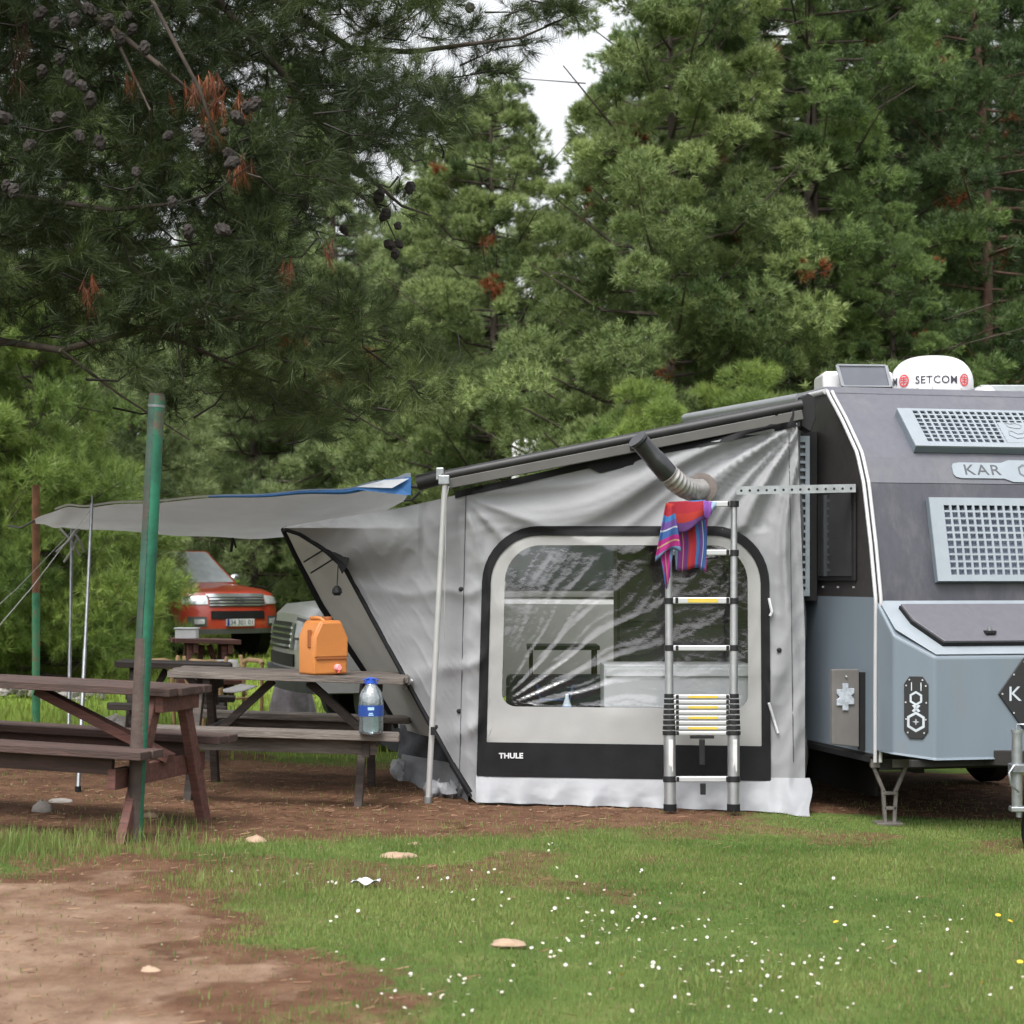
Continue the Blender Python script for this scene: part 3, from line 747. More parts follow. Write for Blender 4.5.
mb = MB(); mb.tube([a, m_], .036, 12); mb.build('green_length', mk('faded_green', (.04, .20, .10), .6, var=.4, dirt=(.16, .09, .05), dirts=6), t, smooth=40)
mb = MB(); mb.tube([m_, tp], .0355, 12); mb.build('rusty_length', rust, t, smooth=40)

# ---- picnic tables
def wood(name, col, grey, var=.35):
    return mk(name, col, .8, var=var, scale=3, stretch=(1, 9, 9), dirt=grey, dirts=5, dirta=(.45, .7), bump=.5, bscale=14)
wood_red = wood('old_red_brown_wood', (.056, .030, .025), (.034, .024, .02))
wood_red2 = wood('red_painted_wood', (.105, .040, .031), (.06, .032, .026))
wood_grey = wood('weathered_grey_wood', (.125, .107, .094), (.065, .052, .044))
wood_dk = wood('dark_weathered_wood', (.05, .038, .032), (.025, .02, .017))
def picnic(label, loc, ez, L, top_w, zt, zb, bw, foot, aframe, mats, tilt=R(1.8), brace=True, xdx=.05, xdz=0, legw=.085, group=None):
    """table along local x"""
    t = thing('picnic_table', label, 'picnic table', (0, 0, 0), group)
    rg = random.Random(label)
    mt, ml, mbn = mats
    n = 5; pw = top_w / n
    mb = MB()
    for k in range(n):
        y = -top_w / 2 + pw * (k + .5); x0 = -L / 2 + rg.uniform(-.02, .02); x1 = L / 2 + rg.uniform(-.02, .02)
        mb.box(((x0 + x1) / 2, y, zt - .02 + rg.uniform(-.003, .003)), (x1 - x0, pw - .008, .042))
    mb.build('tabletop', mt, t, bevel=.004)
    for s in (-1, 1):
        mb = MB(); y0 = s * (bw / 2)
        for k in (-1, 1): mb.box((rg.uniform(-.02, .02) + .0, y0 + k * .062, zb - .02), (L, .118, .042))
        bn = mb.build('bench', mbn, t, bevel=.004)
        if brace:
            mb = MB(); mb.box((0, y0 - s * .0, zb - .09), (L * .82, .035, .09)); mb.build('bench_rail', mbn, bn, bevel=.003)
    for x in aframe:
        for s in (-1, 1):
            mb = MB(); mb.bar((x, s * foot, -.06), (x, s * .16, zt - .05), .05, legw, (1, 0, 0) if False else (0, 1, 0)); mb.build('leg', ml, t, bevel=.004)
        mb = MB(); mb.box((x + xdx, 0, zb - .095 + xdz), (.045, bw + .1, .105)); mb.build('cross_beam', ml, t, bevel=.003)
        mb = MB(); mb.box((x + .05, 0, zt - .085), (.045, top_w * .86, .085)); mb.build('top_batten', ml, t, bevel=.003)
        s = -1 if x > 0 else 1
        mb = MB(); mb.bar((x + .05 * 1 + s * .03, 0, zb - .09), (x * .22 + s * .0, 0, zt - .06), .05, .085, (0, 1, 0)); mb.build('brace', ml, t, bevel=.003)
    t.rotation_euler = (0, tilt, ez); t.location = loc
    return t
e = math.atan2(-.27, .963)
mid = Vector((-1.87, 10.25, 0)); ed = Vector((.963, -.27, 0)); Lt = 2.3
c = mid - ed * (Lt / 2 - .14)
near_table = picnic('red brown wooden picnic table cut off at the left, nearest the camera', (c.x, c.y, float(sl(c.x)) + .0), e, Lt, .52, .80, .50, .98, .52, (-Lt / 2 + .3, Lt / 2 - .14), (wood_red, wood_red2, wood_red), brace=True, xdx=-.05, xdz=-.06)
far_table = picnic('weathered grey picnic table carrying the orange water can', (-1.455, 12.36, float(sl(-1.455)) + .0), 0, 1.50, .70, .785, .465, 1.42, .58, (-.56, .50), (wood_grey, wood_dk, wood_grey), xdz=-.0)
third = picnic('dark wooden picnic table in shade between the grey table and the green post', G(172, 14.7), .1, .86, .6, .71, .42, 1.2, .5, (-.3, .3), (wood_dk, wood_dk, wood_dk), brace=False)
fourth = picnic('small red picnic table with a white box on it, behind the grey table', G(203, 18.0), .25, .62, .6, .78, .42, .9, .42, (-.16, .16), (wood_red2, wood_red2, wood_red2), brace=False)
t = thing('food_box', 'small white box with ribbed sides standing on the small red table', 'box', G(187, 17.8) + Vector((0, 0, .782)))
q = t.location
mb = MB(); mb.box(q + Vector((0, 0, .045)), (.2, .15, .09)); mb.build('tub', white_p, t, bevel=.01)
mb = MB(); mb.box(q + Vector((0, 0, .098)), (.22, .17, .014)); mb.build('lid', white_p, t, bevel=.004)

# ---- two folding chairs by the red table
beech = mk('beech_wood', (.42, .26, .13), .5, var=.15); canvas = mk('pale_canvas', (.42, .41, .40), .9, var=.1); canvas_d = mk('dark_canvas', (.03, .03, .034), .9, var=.1)
def camp_chair(label, loc, rz, cloth):
    t = thing('folding_chair', label, 'chair', (0, 0, 0))
    mb = MB(); mb.grid(lambda u, v: (-.24 + .48 * u, -.2 + .42 * v, .40 - .05 * math.sin(u * math.pi)), 8, 6); mb.build('seat', cloth, t, smooth=180, solid=.008)
    mb = MB(); mb.grid(lambda u, v: (-.24 + .48 * u, .2 + .10 * v + .03 * math.sin(u * math.pi), .46 + .16 * v), 8, 6); mb.build('backrest', cloth, t, smooth=180, solid=.008)
    for s in (-1, 1):
        x = s * .27
        mb = MB(); mb.tube([(x, -.25, .60), (x, -.2, .625), (x, .1, .625), (x, .22, .60)], .022, 8); mb.build('armrest', beech, t, smooth=50)
        for (p, q) in (((x, -.24, .6), (x, -.22, 0)), ((x, .30, .66), (x, .18, .3)), ((x, .2, .6), (x, .25, 0))):
            mb = MB(); mb.tube([p, q], .017, 8); mb.build('leg', beech, t, smooth=50)
    mb = MB(); mb.tube([(-.27, -.22, .3), (.27, -.22, .3)], .013, 6); mb.build('stretcher', beech, t)
    t.location = loc; t.rotation_euler = (0, 0, rz); return t
camp_chair('folding wooden armchair with pale cloth in front of the small red table', G(224, 17.0), .5, canvas)
camp_chair('folding wooden armchair with dark cloth, left of the pale cloth armchair', G(181, 16.6), -.5, canvas_d)

# lilac cloth over a low stool on the grass behind the bench
lil = mk('lilac_cloth', (.22, .19, .215), .9, var=.15, scale=9, col2=(.27, .24, .27))
t = thing('draped_stool', 'low stool draped in a lilac grey cloth on the meadow behind the bench', 'stool', G(292, 17.5)); q = t.location
mb = MB(); mb.grid(lambda u, v: q + Vector((math.cos(6.2832 * u) * (.15 + .07 * v + .02 * v * math.sin(u * 44)), math.sin(6.2832 * u) * (.15 + .07 * v + .02 * v * math.sin(u * 44)), .46 - .36 * v)), 60, 8)
mb.grid(lambda u, v: q + Vector((math.cos(6.2832 * u) * .15 * v, math.sin(6.2832 * u) * .15 * v, .465)), 30, 3); mb.build('cloth', lil, t, smooth=180)
for k in range(3):
    mb = MB(); a = 2.1 * k; mb.tube([q + Vector((.13 * math.cos(a), .13 * math.sin(a), .45)), q + Vector((.16 * math.cos(a), .16 * math.sin(a), 0))], .014, 6); mb.build('leg', wood_dk, t)

# ---- orange water can
or_m = mk('orange_plastic', (.45, .165, .04), .45, var=.08, scale=3, bump=.12, bscale=90); or_d = mk('dark_orange_plastic', (.26, .08, .02), .6, var=.1)
q = P(323, 674, 12.16); q.z = .785 + float(sl(-1.455)) - math.tan(R(1.8)) * (q.x + 1.455) + .004
t = thing('water_can', 'orange plastic water can with pink tap on the grey picnic table', 'water can', q)
Mz = Matrix.Rotation(R(36), 3, 'Z')
def loc(x, y, z): return q + Mz @ Vector((x, y, z))
W2, D2, H2 = .125, .10, .345
prof = [(-W2, 0), (W2, 0), (W2, .245), (W2 - .048, H2), (-W2 + .048, H2), (-W2, .245)]
mb = MB(); mb.prism([loc(x, -D2, z) for x, z in prof], Mz @ Vector((0, 2 * D2, 0))); body = mb.build('body', or_m, t, bevel=.016, seg=3, smooth=40)
# upper front block standing proud over a recess line
pf = [(-W2 + .006, .112), (W2 - .006, .112), (W2 - .006, .238), (W2 - .056, H2 - .012), (-W2 + .056, H2 - .012), (-W2 + .006, .238)]
mb = MB(); mb.prism([loc(x, -D2 - .012, z) for x, z in pf], Mz @ Vector((0, .02, 0))); mb.build('front_panel', or_m, t, bevel=.008, seg=3, smooth=40)
mb = MB(); mb.box(loc(0, -D2 - .003, .105), (2 * W2 - .03, .014, .016), M=Mz); mb.build('seam', or_d, t, bevel=.003)
mb = MB(); mb.box(loc(-W2 - .001, -.045, .23), (.012, .035, .115), M=Mz); mb.build('grip_recess_shade', or_d, t, bevel=.004)  # raised block in darker orange, the recess shade is in its colour
mb = MB(); mb.tube([loc(-.03, -.07, H2 - .01), loc(-.05, -.06, H2 + .014), loc(-.05, .06, H2 + .014), loc(-.03, .07, H2 - .01)], .013, 8); mb.build('carry_handle', or_m, t, smooth=60)
mb = MB(); mb.lathe(loc(.045, .02, H2), [(.03, -.005), (.03, .018), (.026, .022)], 16); mb.build('cap', or_d, t)
Mf = Mz @ Matrix.Rotation(R(90), 3, 'X')
mb = MB(); mb.lathe(loc(.045, -D2 + .005, .045), [(.022, 0), (.022, .024), (.017, .034)], 16, 0, Mf); tp_ = mb.build('tap', mk('pink_tap', (.85, .30, .32), .35, var=.05), t, smooth=40)
mb = MB(); mb.tube([loc(.045, -D2 - .018, .035), loc(.045, -D2 - .022, .012)], .009, 8); mb.build('spout', mk('red_spout', (.5, .08, .06), .4), tp_)

# ---- five litre water bottle on the near bench of the grey table
q = P(371, 729, 11.50); q.z = .465 + float(sl(-1.455)) - math.tan(R(1.8)) * (q.x + 1.455) + .004
t = thing('water_bottle', 'large clear water bottle with blue cap on the grey bench', 'bottle', q)
bot_m = glassy('clear_bottle_plastic', (.95, .98, .99), .12, .08, bump=.2, milk=.12, milkc=(.5, .62, .68)); wat_m = glassy('water', (.86, .95, .97), .06, .05, milk=.10, milkc=(.35, .5, .56)); blue_l = mk('blue_label', (.012, .045, .22), .4, var=.12); blue_c = mk('blue_cap', (.03, .10, .55), .35, var=.05)
pr = [(.068, 0), (.074, .008), (.073, .03), (.075, .04), (.073, .06), (.075, .07), (.073, .09), (.076, .105), (.076, .185), (.074, .20), (.073, .225), (.060, .262), (.034, .296), (.024, .305), (.024, .318)]
mb = MB(); mb.lathe(q, pr, 28); mb.build('bottle_body', bot_m, t, smooth=60)
mb = MB(); mb.lathe(q + Vector((0, 0, .004)), [(r_ - .004, z) for r_, z in pr[:10]], 24); mb.build('water', wat_m, t, smooth=60)
mb = MB(); mb.lathe(q, [(.0775, .112), (.0775, .178)], 28); mb.f = [f for f in mb.f if len(f) == 4]; mb.m = [0] * len(mb.f); lb = mb.build('label', blue_l, t, smooth=60)
mb = MB()
for z0, z1, a0, a1 in ((.150, .168, -1.75, -1.25), (.118, .124, -1.7, -1.3), (.128, .134, -1.65, -1.35)):
    mb.grid(lambda u, v: q + Vector((.0782 * math.cos(a0 + (a1 - a0) * u), .0782 * math.sin(a0 + (a1 - a0) * u), z0 + (z1 - z0) * v)), 6, 1)
mb.build('label_print', mk('pale_blue_print', (.35, .55, .75), .4), lb)
mb = MB(); mb.lathe(q, [(.029, .308), (.030, .312), (.030, .335), (.026, .339)], 24); mb.build('cap', blue_c, t, smooth=40)
mb = MB(); mb.tube([q + Vector((-.028, 0, .30)), q + Vector((-.045, -.01, .33)), q + Vector((0, -.04, .345)), q + Vector((.045, -.01, .33)), q + Vector((.028, 0, .30))], .004, 6); mb.build('carry_strap', blue_c, t)

# ================================================================== grey tarp with its poles
tarp_m = mk('grey_tarp', (.56, .55, .54), .75, var=.07, scale=2, trans=.58, bump=.15, bscale=6)
tarp_b = mk('blue_tarp_edge', (.035, .14, .36), .6, var=.12, trans=.1); tarp_w = mk('pale_tarp_edge', (.58, .60, .63), .6, var=.06, trans=.15)
rope_m = mk('pale_rope', (.26, .26, .25), .9); rope_d = mk('dark_rope', (.05, .05, .05), .9)
t = thing('tarp', 'large grey tarp with a blue edge stretched from the awning to two poles', 'tarp', G(230, 13.2))
near_e = [(34, 520, 13.4), (60, 509, 13.1), (92, 507, 12.95), (160, 502, 12.8), (260, 496, 12.6), (340, 491, 12.45), (385, 484, 12.35), (411, 479, 12.3)]
far_e = [(36, 523, 13.5), (54, 527, 13.9), (72, 528, 14.35), (160, 534, 14.6), (235, 538, 14.7), (300, 536, 14.7), (360, 520, 14.5), (404, 502, 14.3)]
def poly3(a, s):
    k = s * (len(a) - 1); i = min(int(k), len(a) - 2); f = k - i
    g = lambda j: Vector(P(*a[max(0, min(len(a) - 1, j))]))
    p0, p1, p2, p3 = g(i - 1), g(i), g(i + 1), g(i + 2)
    return .5 * (2 * p1 + (p2 - p0) * f + (2 * p0 - 5 * p1 + 4 * p2 - p3) * f * f + (3 * p1 - p0 - 3 * p2 + p3) * f ** 3)
def tarp_pt(u, v):
    p = poly3(near_e, u).lerp(poly3(far_e, u), v)
    sag = -.05 * math.sin(math.pi * v) * min(1, u * 4) * (1 - .5 * u) + .012 * math.sin(u * 17 + v * 3) * math.sin(v * math.pi) + .006 * math.sin(u * 41 + 5 * v)
    return p + Vector((0, 0, sag))
mb = MB(); mb.grid(tarp_pt, 70, 24); sheet = mb.build('sheet', tarp_m, t, smooth=180)
mb = MB(); mb.grid(lambda u, v: tarp_pt(.5 + .5 * u, 0) + Vector((0, -.012 - .03 * math.sin(math.pi * v), .012 - (.010 + .045 * u) * v)), 50, 4); mb.build('blue_hem', tarp_b, t, smooth=180)
mb = MB(); mb.grid(lambda u, v: tarp_pt(.12 + .88 * u, 0) + Vector((0, -.006 - .02 * v, .008 + (.012 + .05 * max(0, u - .72) ** .8) * v)), 50, 3); mb.build('pale_fold', tarp_w, t, smooth=180)
mb = MB(); f0 = P(352, 489, 12.38); f1 = P(411, 478, 12.22)
mb.add([P(352, 489, 12.36), P(386, 479, 12.3), P(411, 478, 12.2), P(411, 495, 12.18), P(404, 495, 12.2)], [(0, 1, 2, 3, 4)]); mb.build('folded_corner', tarp_b, t)
mb = MB(); mb.add([P(356, 487, 12.35), P(384, 480, 12.29), P(409, 478.5, 12.19), P(392, 488, 12.2)], [(0, 1, 2, 3)])
mb.build('corner_lining', tarp_w, t)
lt = P(330, 489.5, 12.30)
for px_ in (330, 352):
    lettering('GOLDEN' if False else 'ılılıılı', .03, lambda x, y, z, px_=px_: P(px_, 491.5 - (px_ - 330) * .07, 12.33) + Vector((x, -.03 + z, y)), tarp_w, t, .001) if False else None
mb = MB(); mb.tube([P(233, 536, 14.69), P(231, 552, 14.69)], .012, 6); mb.tube([P(233, 537, 14.69), P(236, 548, 14.69)], .008, 5); mb.build('tie_strap', black_p, t)
for a, b, rr, mm in (((34, 521, 13.4), (8, 526, 13.7), .008, rope_d), ((92, 508, 12.95), (-30, 660, 12.4), .0032, rope_m), ((74, 529, 14.35), (-40, 640, 14.0), .0032, rope_m), ((410, 486, 12.3), (440, 480, 12.3), .012, rope_d), ((404, 500, 14.2), (420, 492, 13.4), .01, rope_d)):
    mb = MB(); pa_, pb_ = P(*a), P(*b); mb.tube([pa_, pa_.lerp(pb_, .5) - Vector((0, 0, .03)), pb_], rr, 5); mb.build('guy_rope', mm, t)
for label, tpx, base, Y in (('thin steel pole with a spike on top carrying the front edge of the grey tarp', (92, 504), (78, 791), 12.9), ('thin steel pole under the rear left corner of the grey tarp', (72, 527), (68, 768), 14.35)):
    a = GP(*base); b = P(tpx[0], tpx[1], Y)
    t2 = thing('tarp_pole', label, 'tent pole', a)
    m_ = a.lerp(b, .48)
    mb = MB(); mb.tube([a, m_], .0135, 10); mb.build('lower_tube', steel_d, t2, smooth=50)
    mb = MB(); mb.tube([m_ - (b - a) * .01, b], .011, 10); mb.build('upper_tube', steel_d, t2, smooth=50)
    mb = MB(); mb.tube([a - Vector((0, 0, .03)), a + Vector((0, 0, .03))], .02, 10); mb.build('rubber_foot', black_m, t2)
    mb = MB(); mb.tube([b, b + Vector((0, 0, .06))], .005, 6); mb.build('spike', steel_d, t2)
# crossed spreader ropes at the rear pole
t2 = thing('rope_loops', 'crossed pale rope ends tied around the rear tarp pole top', 'rope', P(72, 560, 14.3))
for a, b in (((56, 552), (80, 528)), ((60, 528), (80, 556)), ((64, 562), (78, 536)), ((72, 530), (84, 552))):
    mb = MB(); mb.tube([P(a[0], a[1], 14.28), P((a[0] + b[0]) / 2 + 2, (a[1] + b[1]) / 2, 14.25), P(b[0], b[1], 14.3)], .009, 5); mb.build('rope', rope_m, t2)

# ================================================================== awning tent
tent_g = mk('grey_tent_fabric', (.25, .255, .266), .75, var=.05, scale=2.5, trans=.06, bump=.3, bscale=14, spec=.3)
tent_w = mk('pale_tent_fabric', (.31, .31, .305), .6, var=.05, scale=3, trans=.10, bump=.2, bscale=9)
tent_i = mk('cream_front_fabric', (.46, .45, .42), .65, var=.05, scale=2, trans=.35, bump=.15, bscale=7)
tent_b = mk('black_tent_band', (.009, .009, .0105), .7, spec=.2, var=.2, bump=.2, bscale=12)
tent_n = mk('dark_mesh_fabric', (.055, .058, .068), .7, var=.3, scale=9, bump=.3, bscale=12)
skirt_m = mk('pale_skirt', (.25, .258, .275), .6, var=.07, scale=4, trans=.08, bump=.35, bscale=12)
pane_m = glassy('clear_window_film', (.80, .81, .82), .05, .05, bump=.2)
tent = thing('awning_tent', 'grey awning tent with a big clear window beside the caravan', 'tent', G(640, 12.5))
def ip(a, x):
    if x <= a[0][0]: return a[0][1]
    for (x0, y0), (x1, y1) in zip(a, a[1:]):
        if x <= x1: return y0 + (y1 - y0) * (x - x0) / (x1 - x0)
    return a[-1][1]
HEM = [(283, 527), (330, 519), (400, 508), (440, 499), (465, 493), (520, 481), (590, 465), (660, 451), (740, 436), (798, 423)]
BOT = [(283, 528.5), (300, 534), (325, 550), (345, 568), (470, 797), (480, 806), (810, 812)]
def Yw(px, py):
    y = 12.15 + .0055 * max(0, 468 - px)
    if px < 420: y -= .75 * max(0, (430 - px) / 147) * max(0, min(1, (590 - py) / 62)) ** 1.3
    return y
def fold(x, k=1.5):             # pleat: sharp crest, wide valley
    return (1 - abs(math.sin(x))) ** k
def disp(px, py):               # cloth relief towards the camera, metres
    d = 0
    dx = 806 - px; dy = py - 416; r_ = math.hypot(dx, dy) + 1e-6; th = math.atan2(dy, dx)
    w1 = math.exp(-r_ / 330) * min(1, r_ / 60)
    if py > 530 and 488 < px < 768: w1 *= .25
    wv = th + .06 * math.sin(r_ / 47.0)
    d += .105 * w1 * (fold(wv * 8.5 + .4) + .6 * fold(wv * 13.3 + 1.1) + .35 * fold(wv * 24.0 + .3 + .02 * r_ / 10) - .6)
    # pull towards the left pole top
    dx = px - 462; dy = py - 495; r2 = math.hypot(dx, dy) + 1e-6
    if dx > -5:
        w2 = math.exp(-r2 / 140) * min(1, r2 / 30); d += .04 * w2 * fold(math.atan2(dy, dx) * 7.0 + .6)
    # slack creases left of the window and in the wing
    if px < 486:
        m1 = min(1, (486 - px) / 8) ; nz = sn(px / 60, py / 60)
        d += m1 * .045 * (fold((py + 18 * math.sin(px / 38) + 40 * nz) / 24.0, 2.2) - .3) * min(1, max(0, (py - 540) / 60))
        d += .045 * (sn(px / 75 + 9, py / 50) - .5) * m1
        if px < 430: d += .10 * math.exp(-((py - 545 + (px - 380) * .35) / 22) ** 2) * min(1, (430 - px) / 60)
    if px > 765: d += .02 * (fold((px + 6 * math.sin(py / 40)) / 9.0) - .3) * min(1, (px - 765) / 10)
    d += .02 * (sn(px / 50, py / 44) - .5)
    # horizontal puckers along the window sides
    if px < 490 or px > 766: d += .007 * fold(py / 9.5 + 2 * math.sin(px / 9), 2)
    return d
def Wp(px, py, off=0): return P(px, py, Yw(px, py) - disp(px, py) - off)
# window outlines
def outline(x0, x1, y0, y1, rt, rb):
    pts = []
    def arc(cx, cy, r_, a0, a1, n=10):
        for i in range(n + 1):
            a = R(a0 + (a1 - a0) * i / n); pts.append((cx + r_ * math.cos(a), cy - r_ * math.sin(a)))
    def seg(xa, ya, xb, yb, n):
        for i in range(1, n): pts.append((xa + (xb - xa) * i / n, ya + (yb - ya) * i / n))
    arc(x1 - rt, y0 + rt, rt, 0, 90); seg(x1 - rt, y0, x0 + rt, y0, 44); arc(x0 + rt, y0 + rt, rt, 90, 180)
    seg(x0, y0 + rt, x0, y1 - rb, 40); arc(x0 + rb, y1 - rb, rb, 180, 270); seg(x0 + rb, y1, x1 - rb, y1, 44); arc(x1 - rb, y1 - rb, rb, 270, 360); seg(x1, y1 - rb, x1, y0 + rt, 40)
    out = []
    for x, y in pts:
        s = (x - 479) / 292
        out.append((x + (650 - y) / 250 * 7 * (1 - s) - (650 - y) / 250 * 2 * s, y + 5 * s * (y - 526) / 250))
    return out
O0 = outline(480, 770, 526, 776, 56, 1.5); O1 = outline(489, 761, 535.5, 742, 47, 1.2); O2 = outline(503, 748, 545, 706, 36, 14)
def ring(mb, a, b, n, off):
    k = len(a); vs = []; fs = []
    for j in range(n + 1):
        for i in range(k):
            x = a[i][0] + (b[i][0] - a[i][0]) * j / n; y = a[i][1] + (b[i][1] - a[i][1]) * j / n
            vs.append(Wp(x, y, off))
    for j in range(n):
        for i in range(k): fs.append((j * k + i, j * k + (i + 1) % k, (j + 1) * k + (i + 1) % k, (j + 1) * k + i))
    mb.add(vs, fs)
Omid = [((a[0] + b[0]) / 2, (a[1] + b[1]) / 2) for a, b in zip(O0, O1)]
def xl(py): return ip([(494, 466), (800, 471)], py)
# main wall, from px 283 to the right hand edge
nu, nv = 180, 110
def wall_px(u, v):
    px = 283 + (805 - 283) * u
    tp, bt = ip(HEM, px), ip(BOT, px)
    py = tp + (bt - tp) * v
    if px > 780: px = px - 8 * max(0, (640 - py) / 220) * (px - 780) / 25
    return px, py
mb = MB(); mb.grid(lambda u, v: Wp(*wall_px(u, v)), nu, nv, keep=lambda u, v: not in_poly(Omid, *wall_px(u, v))); mb.build('side_wall', tent_g, tent, smooth=180)
mb = MB(); ring(mb, O0, O1, 4, .016); band = mb.build('window_band', tent_b, tent, smooth=180)
mb = MB(); ring(mb, O1, O2, 10, .010); mb.build('window_surround', tent_w, tent, smooth=180)
# clear film with its creases
def film(px, py):
    d = .004 * math.sin(px / 31 + py / 40)
    s = (py - 706) + (px - 505) * .52               # creases that fan up from the lower left corner
    th = math.atan2(712 - py, px - 492); r_ = math.hypot(px - 492, py - 712)
    k = math.exp(-r_ / 120) * min(1, r_ / 30)
    d += .030 * k * (fold(th * 16 + .4 * math.sin(r_ / 26)) - .4) * (1 if th < 1.0 else .3)
    d += .010 * k * fold(th * 41 + math.sin(r_ / 12))
    d += .004 * math.sin((px + py * .9) / 15.0 + 2 * math.sin(px / 50)) * max(0, min(1, (600 - px) / 200 + .5))
    d += .006 * (sn(px / 22, py / 30) - .5)
    return d
ys_ = [y for _, y in O2]; y0_, y1_ = min(ys_), max(ys_)
def film_pt(u, v):
    y = y0_ + .3 + (y1_ - y0_ - .6) * v
    xs_ = []
    for (ax_, ay_), (bx_, by_) in zip(O2, O2[1:] + O2[:1]):
        if (ay_ > y) != (by_ > y): xs_.append(ax_ + (bx_ - ax_) * (y - ay_) / (by_ - ay_))
    a_, b_ = (min(xs_), max(xs_)) if len(xs_) > 1 else (600, 640)
    x = a_ + (b_ - a_) * u; e_ = min(u, 1 - u, v, 1 - v) * 12
    return P(x, y, Yw(x, y) - disp(x, y) * max(0, 1 - e_) - film(x, y) * min(1, e_) - .002)
mb = MB(); mb.grid(film_pt, 130, 90); mb.build('window_film', pane_m, tent, smooth=180)
lettering('THULE', .047, lambda x, y, z: Wp(511 + x * 157, 756 - y * 157, .020 + z), mk('white_print', (.6, .61, .63), .5), band, .001, 1.0, 1.08, .0016)
# black hem along the top, deeper under the awning rail on the right
mb = MB(); mb.grid(lambda u, v: Wp(455 + 345 * u, ip(HEM, 455 + 345 * u) + 3 + (4 - 9 * u) * 0 - (7 + 16 * max(0, u - .3)) * v, .008), 90, 3); mb.build('top_hem', tent_b, tent, smooth=180)
# roof cloth falling away behind the hem
mb = MB(); mb.grid(lambda u, v: P(470 + 325 * u, ip(HEM, 470 + 325 * u), 12.15 - disp(470 + 325 * u, ip(HEM, 470 + 325 * u))).lerp(Vector((-.42 + 1.72 * u, 14.3, 1.95 + .35 * u)), v), 24, 10); mb.build('roof', tent_g, tent, smooth=180)
# right hand return back to the caravan side
mb = MB(); mb.grid(lambda u, v: Wp(*wall_px(1, v)).lerp(Vector((2.0 - .02 * math.sin(v * 20), 12.95, 2.35 * (1 - v))), u) + Vector((.012 * math.sin(v * 30) * u, 0, 0)), 10, 50); mb.build('return_panel', tent_g, tent, smooth=180)
# skirt
def skirt(u, v):
    px = 476 + 334 * u; py = 775 + 3 * u
    top_ = Wp(px, py, .004); gx = (px - 512) / F * 12.1
    out = .03 + .02 * math.sin(u * 60) * v + (.20 * max(0, (u - .86) / .14)) + .03 * (sn(u * 14, v * 3) - .5)
    bot_ = Vector((gx - (.03 * max(0, (u - .9) / .1)), 12.1 - out, float(sl(gx)) + .012))
    p = top_.lerp(bot_, v); e_ = max(0, (u - .86) / .14); p.y -= .012 * fold(px / 13 + v * 2) * v * (1 + 5 * e_); p.x += .010 * e_ * math.sin(v * 6 + u * 50); return p
mb = MB(); mb.grid(skirt, 170, 14); mb.build('skirt', skirt_m, tent, smooth=180)
# folded out front: cream panel between the two black edges, dark mesh band, loose hem
LA = [(285, 529), (300, 534), (325, 550), (345, 568), (376, 625), (410, 687), (437, 736), (470, 796)]
LB = [(285, 529), (296, 553), (308, 577), (322, 605), (345, 640), (372, 680), (398, 724), (398, 792)]
LBY = [13.15, 13.3, 13.4, 13.5, 13.6, 13.75, 13.9, 13.6]
def poly2(a, s):
    k = s * (len(a) - 1); i = min(int(k), len(a) - 2); f = k - i; return (a[i][0] + (a[i + 1][0] - a[i][0]) * f, a[i][1] + (a[i + 1][1] - a[i][1]) * f)
def polyv(a, s): k = s * (len(a) - 1); i = min(int(k), len(a) - 2); return a[i] + (a[i + 1] - a[i]) * (k - i)
def front(s, v, off=0):
    x, y = poly2(LA, s); a = P(x, y, Yw(x, y) - disp(x, y) + .012); x, y = poly2(LB, s); b = P(x, y, polyv(LBY, s))
    p = a.lerp(b, v); p.y -= .03 * math.sin(v * 3.1) * math.sin(s * 9) + off - .012 * math.sin(v * 14 + s * 20) * math.sin(v * 3.14); return p
mb = MB(); mb.grid(lambda u, v: front(u * .865, v), 60, 16); mb.build('front_panel', tent_i, tent, smooth=180)
def lower(u, v, ruf):
    a = front(.865 + .10 * u, v); k = .02 * ruf * math.sin(v * 23 + u * 5); return a + Vector((0, -.05 * u + k, -.04 * u + .01 * math.sin(v * 30)))
mb = MB()
mb.grid(lambda u, v: P(400 + 82 * v - 2 * u, 724 + 34 * u + 28 * v * v * u + 12 * v, 13.6 - 1.25 * v - .06 * u - .03 * math.sin(v * 20 + u * 6)), 8, 24); mb.build('mesh_band', tent_n, tent, smooth=180)
mb = MB()
def loose(u, v):
    x = 402 + 66 * v; gz = 803 - 24 * (1 - v) ** 1.2; y = (754 + 12 * v) + (gz - 754 - 12 * v) * u
    return P(x - 5 * u * (1 - v), y, 13.45 - 1.15 * v - .10 * u - .07 * math.sin(v * 17 + 2 * u) * (0.3 + u) - .05 * (sn(v * 9, u * 5) - .5))
mb.grid(loose, 12, 40); mb.build('loose_hem', skirt_m, tent, smooth=180)
mb = MB()
for k in range(5): mb.blob(G(430 + 10 * k, 12.35 + .05 * (k % 2)) + Vector((0, 0, .05)), (.06, .06, .05), 40 + k, 10, .5)
mb.build('gathered_cloth', skirt_m, tent, smooth=60)
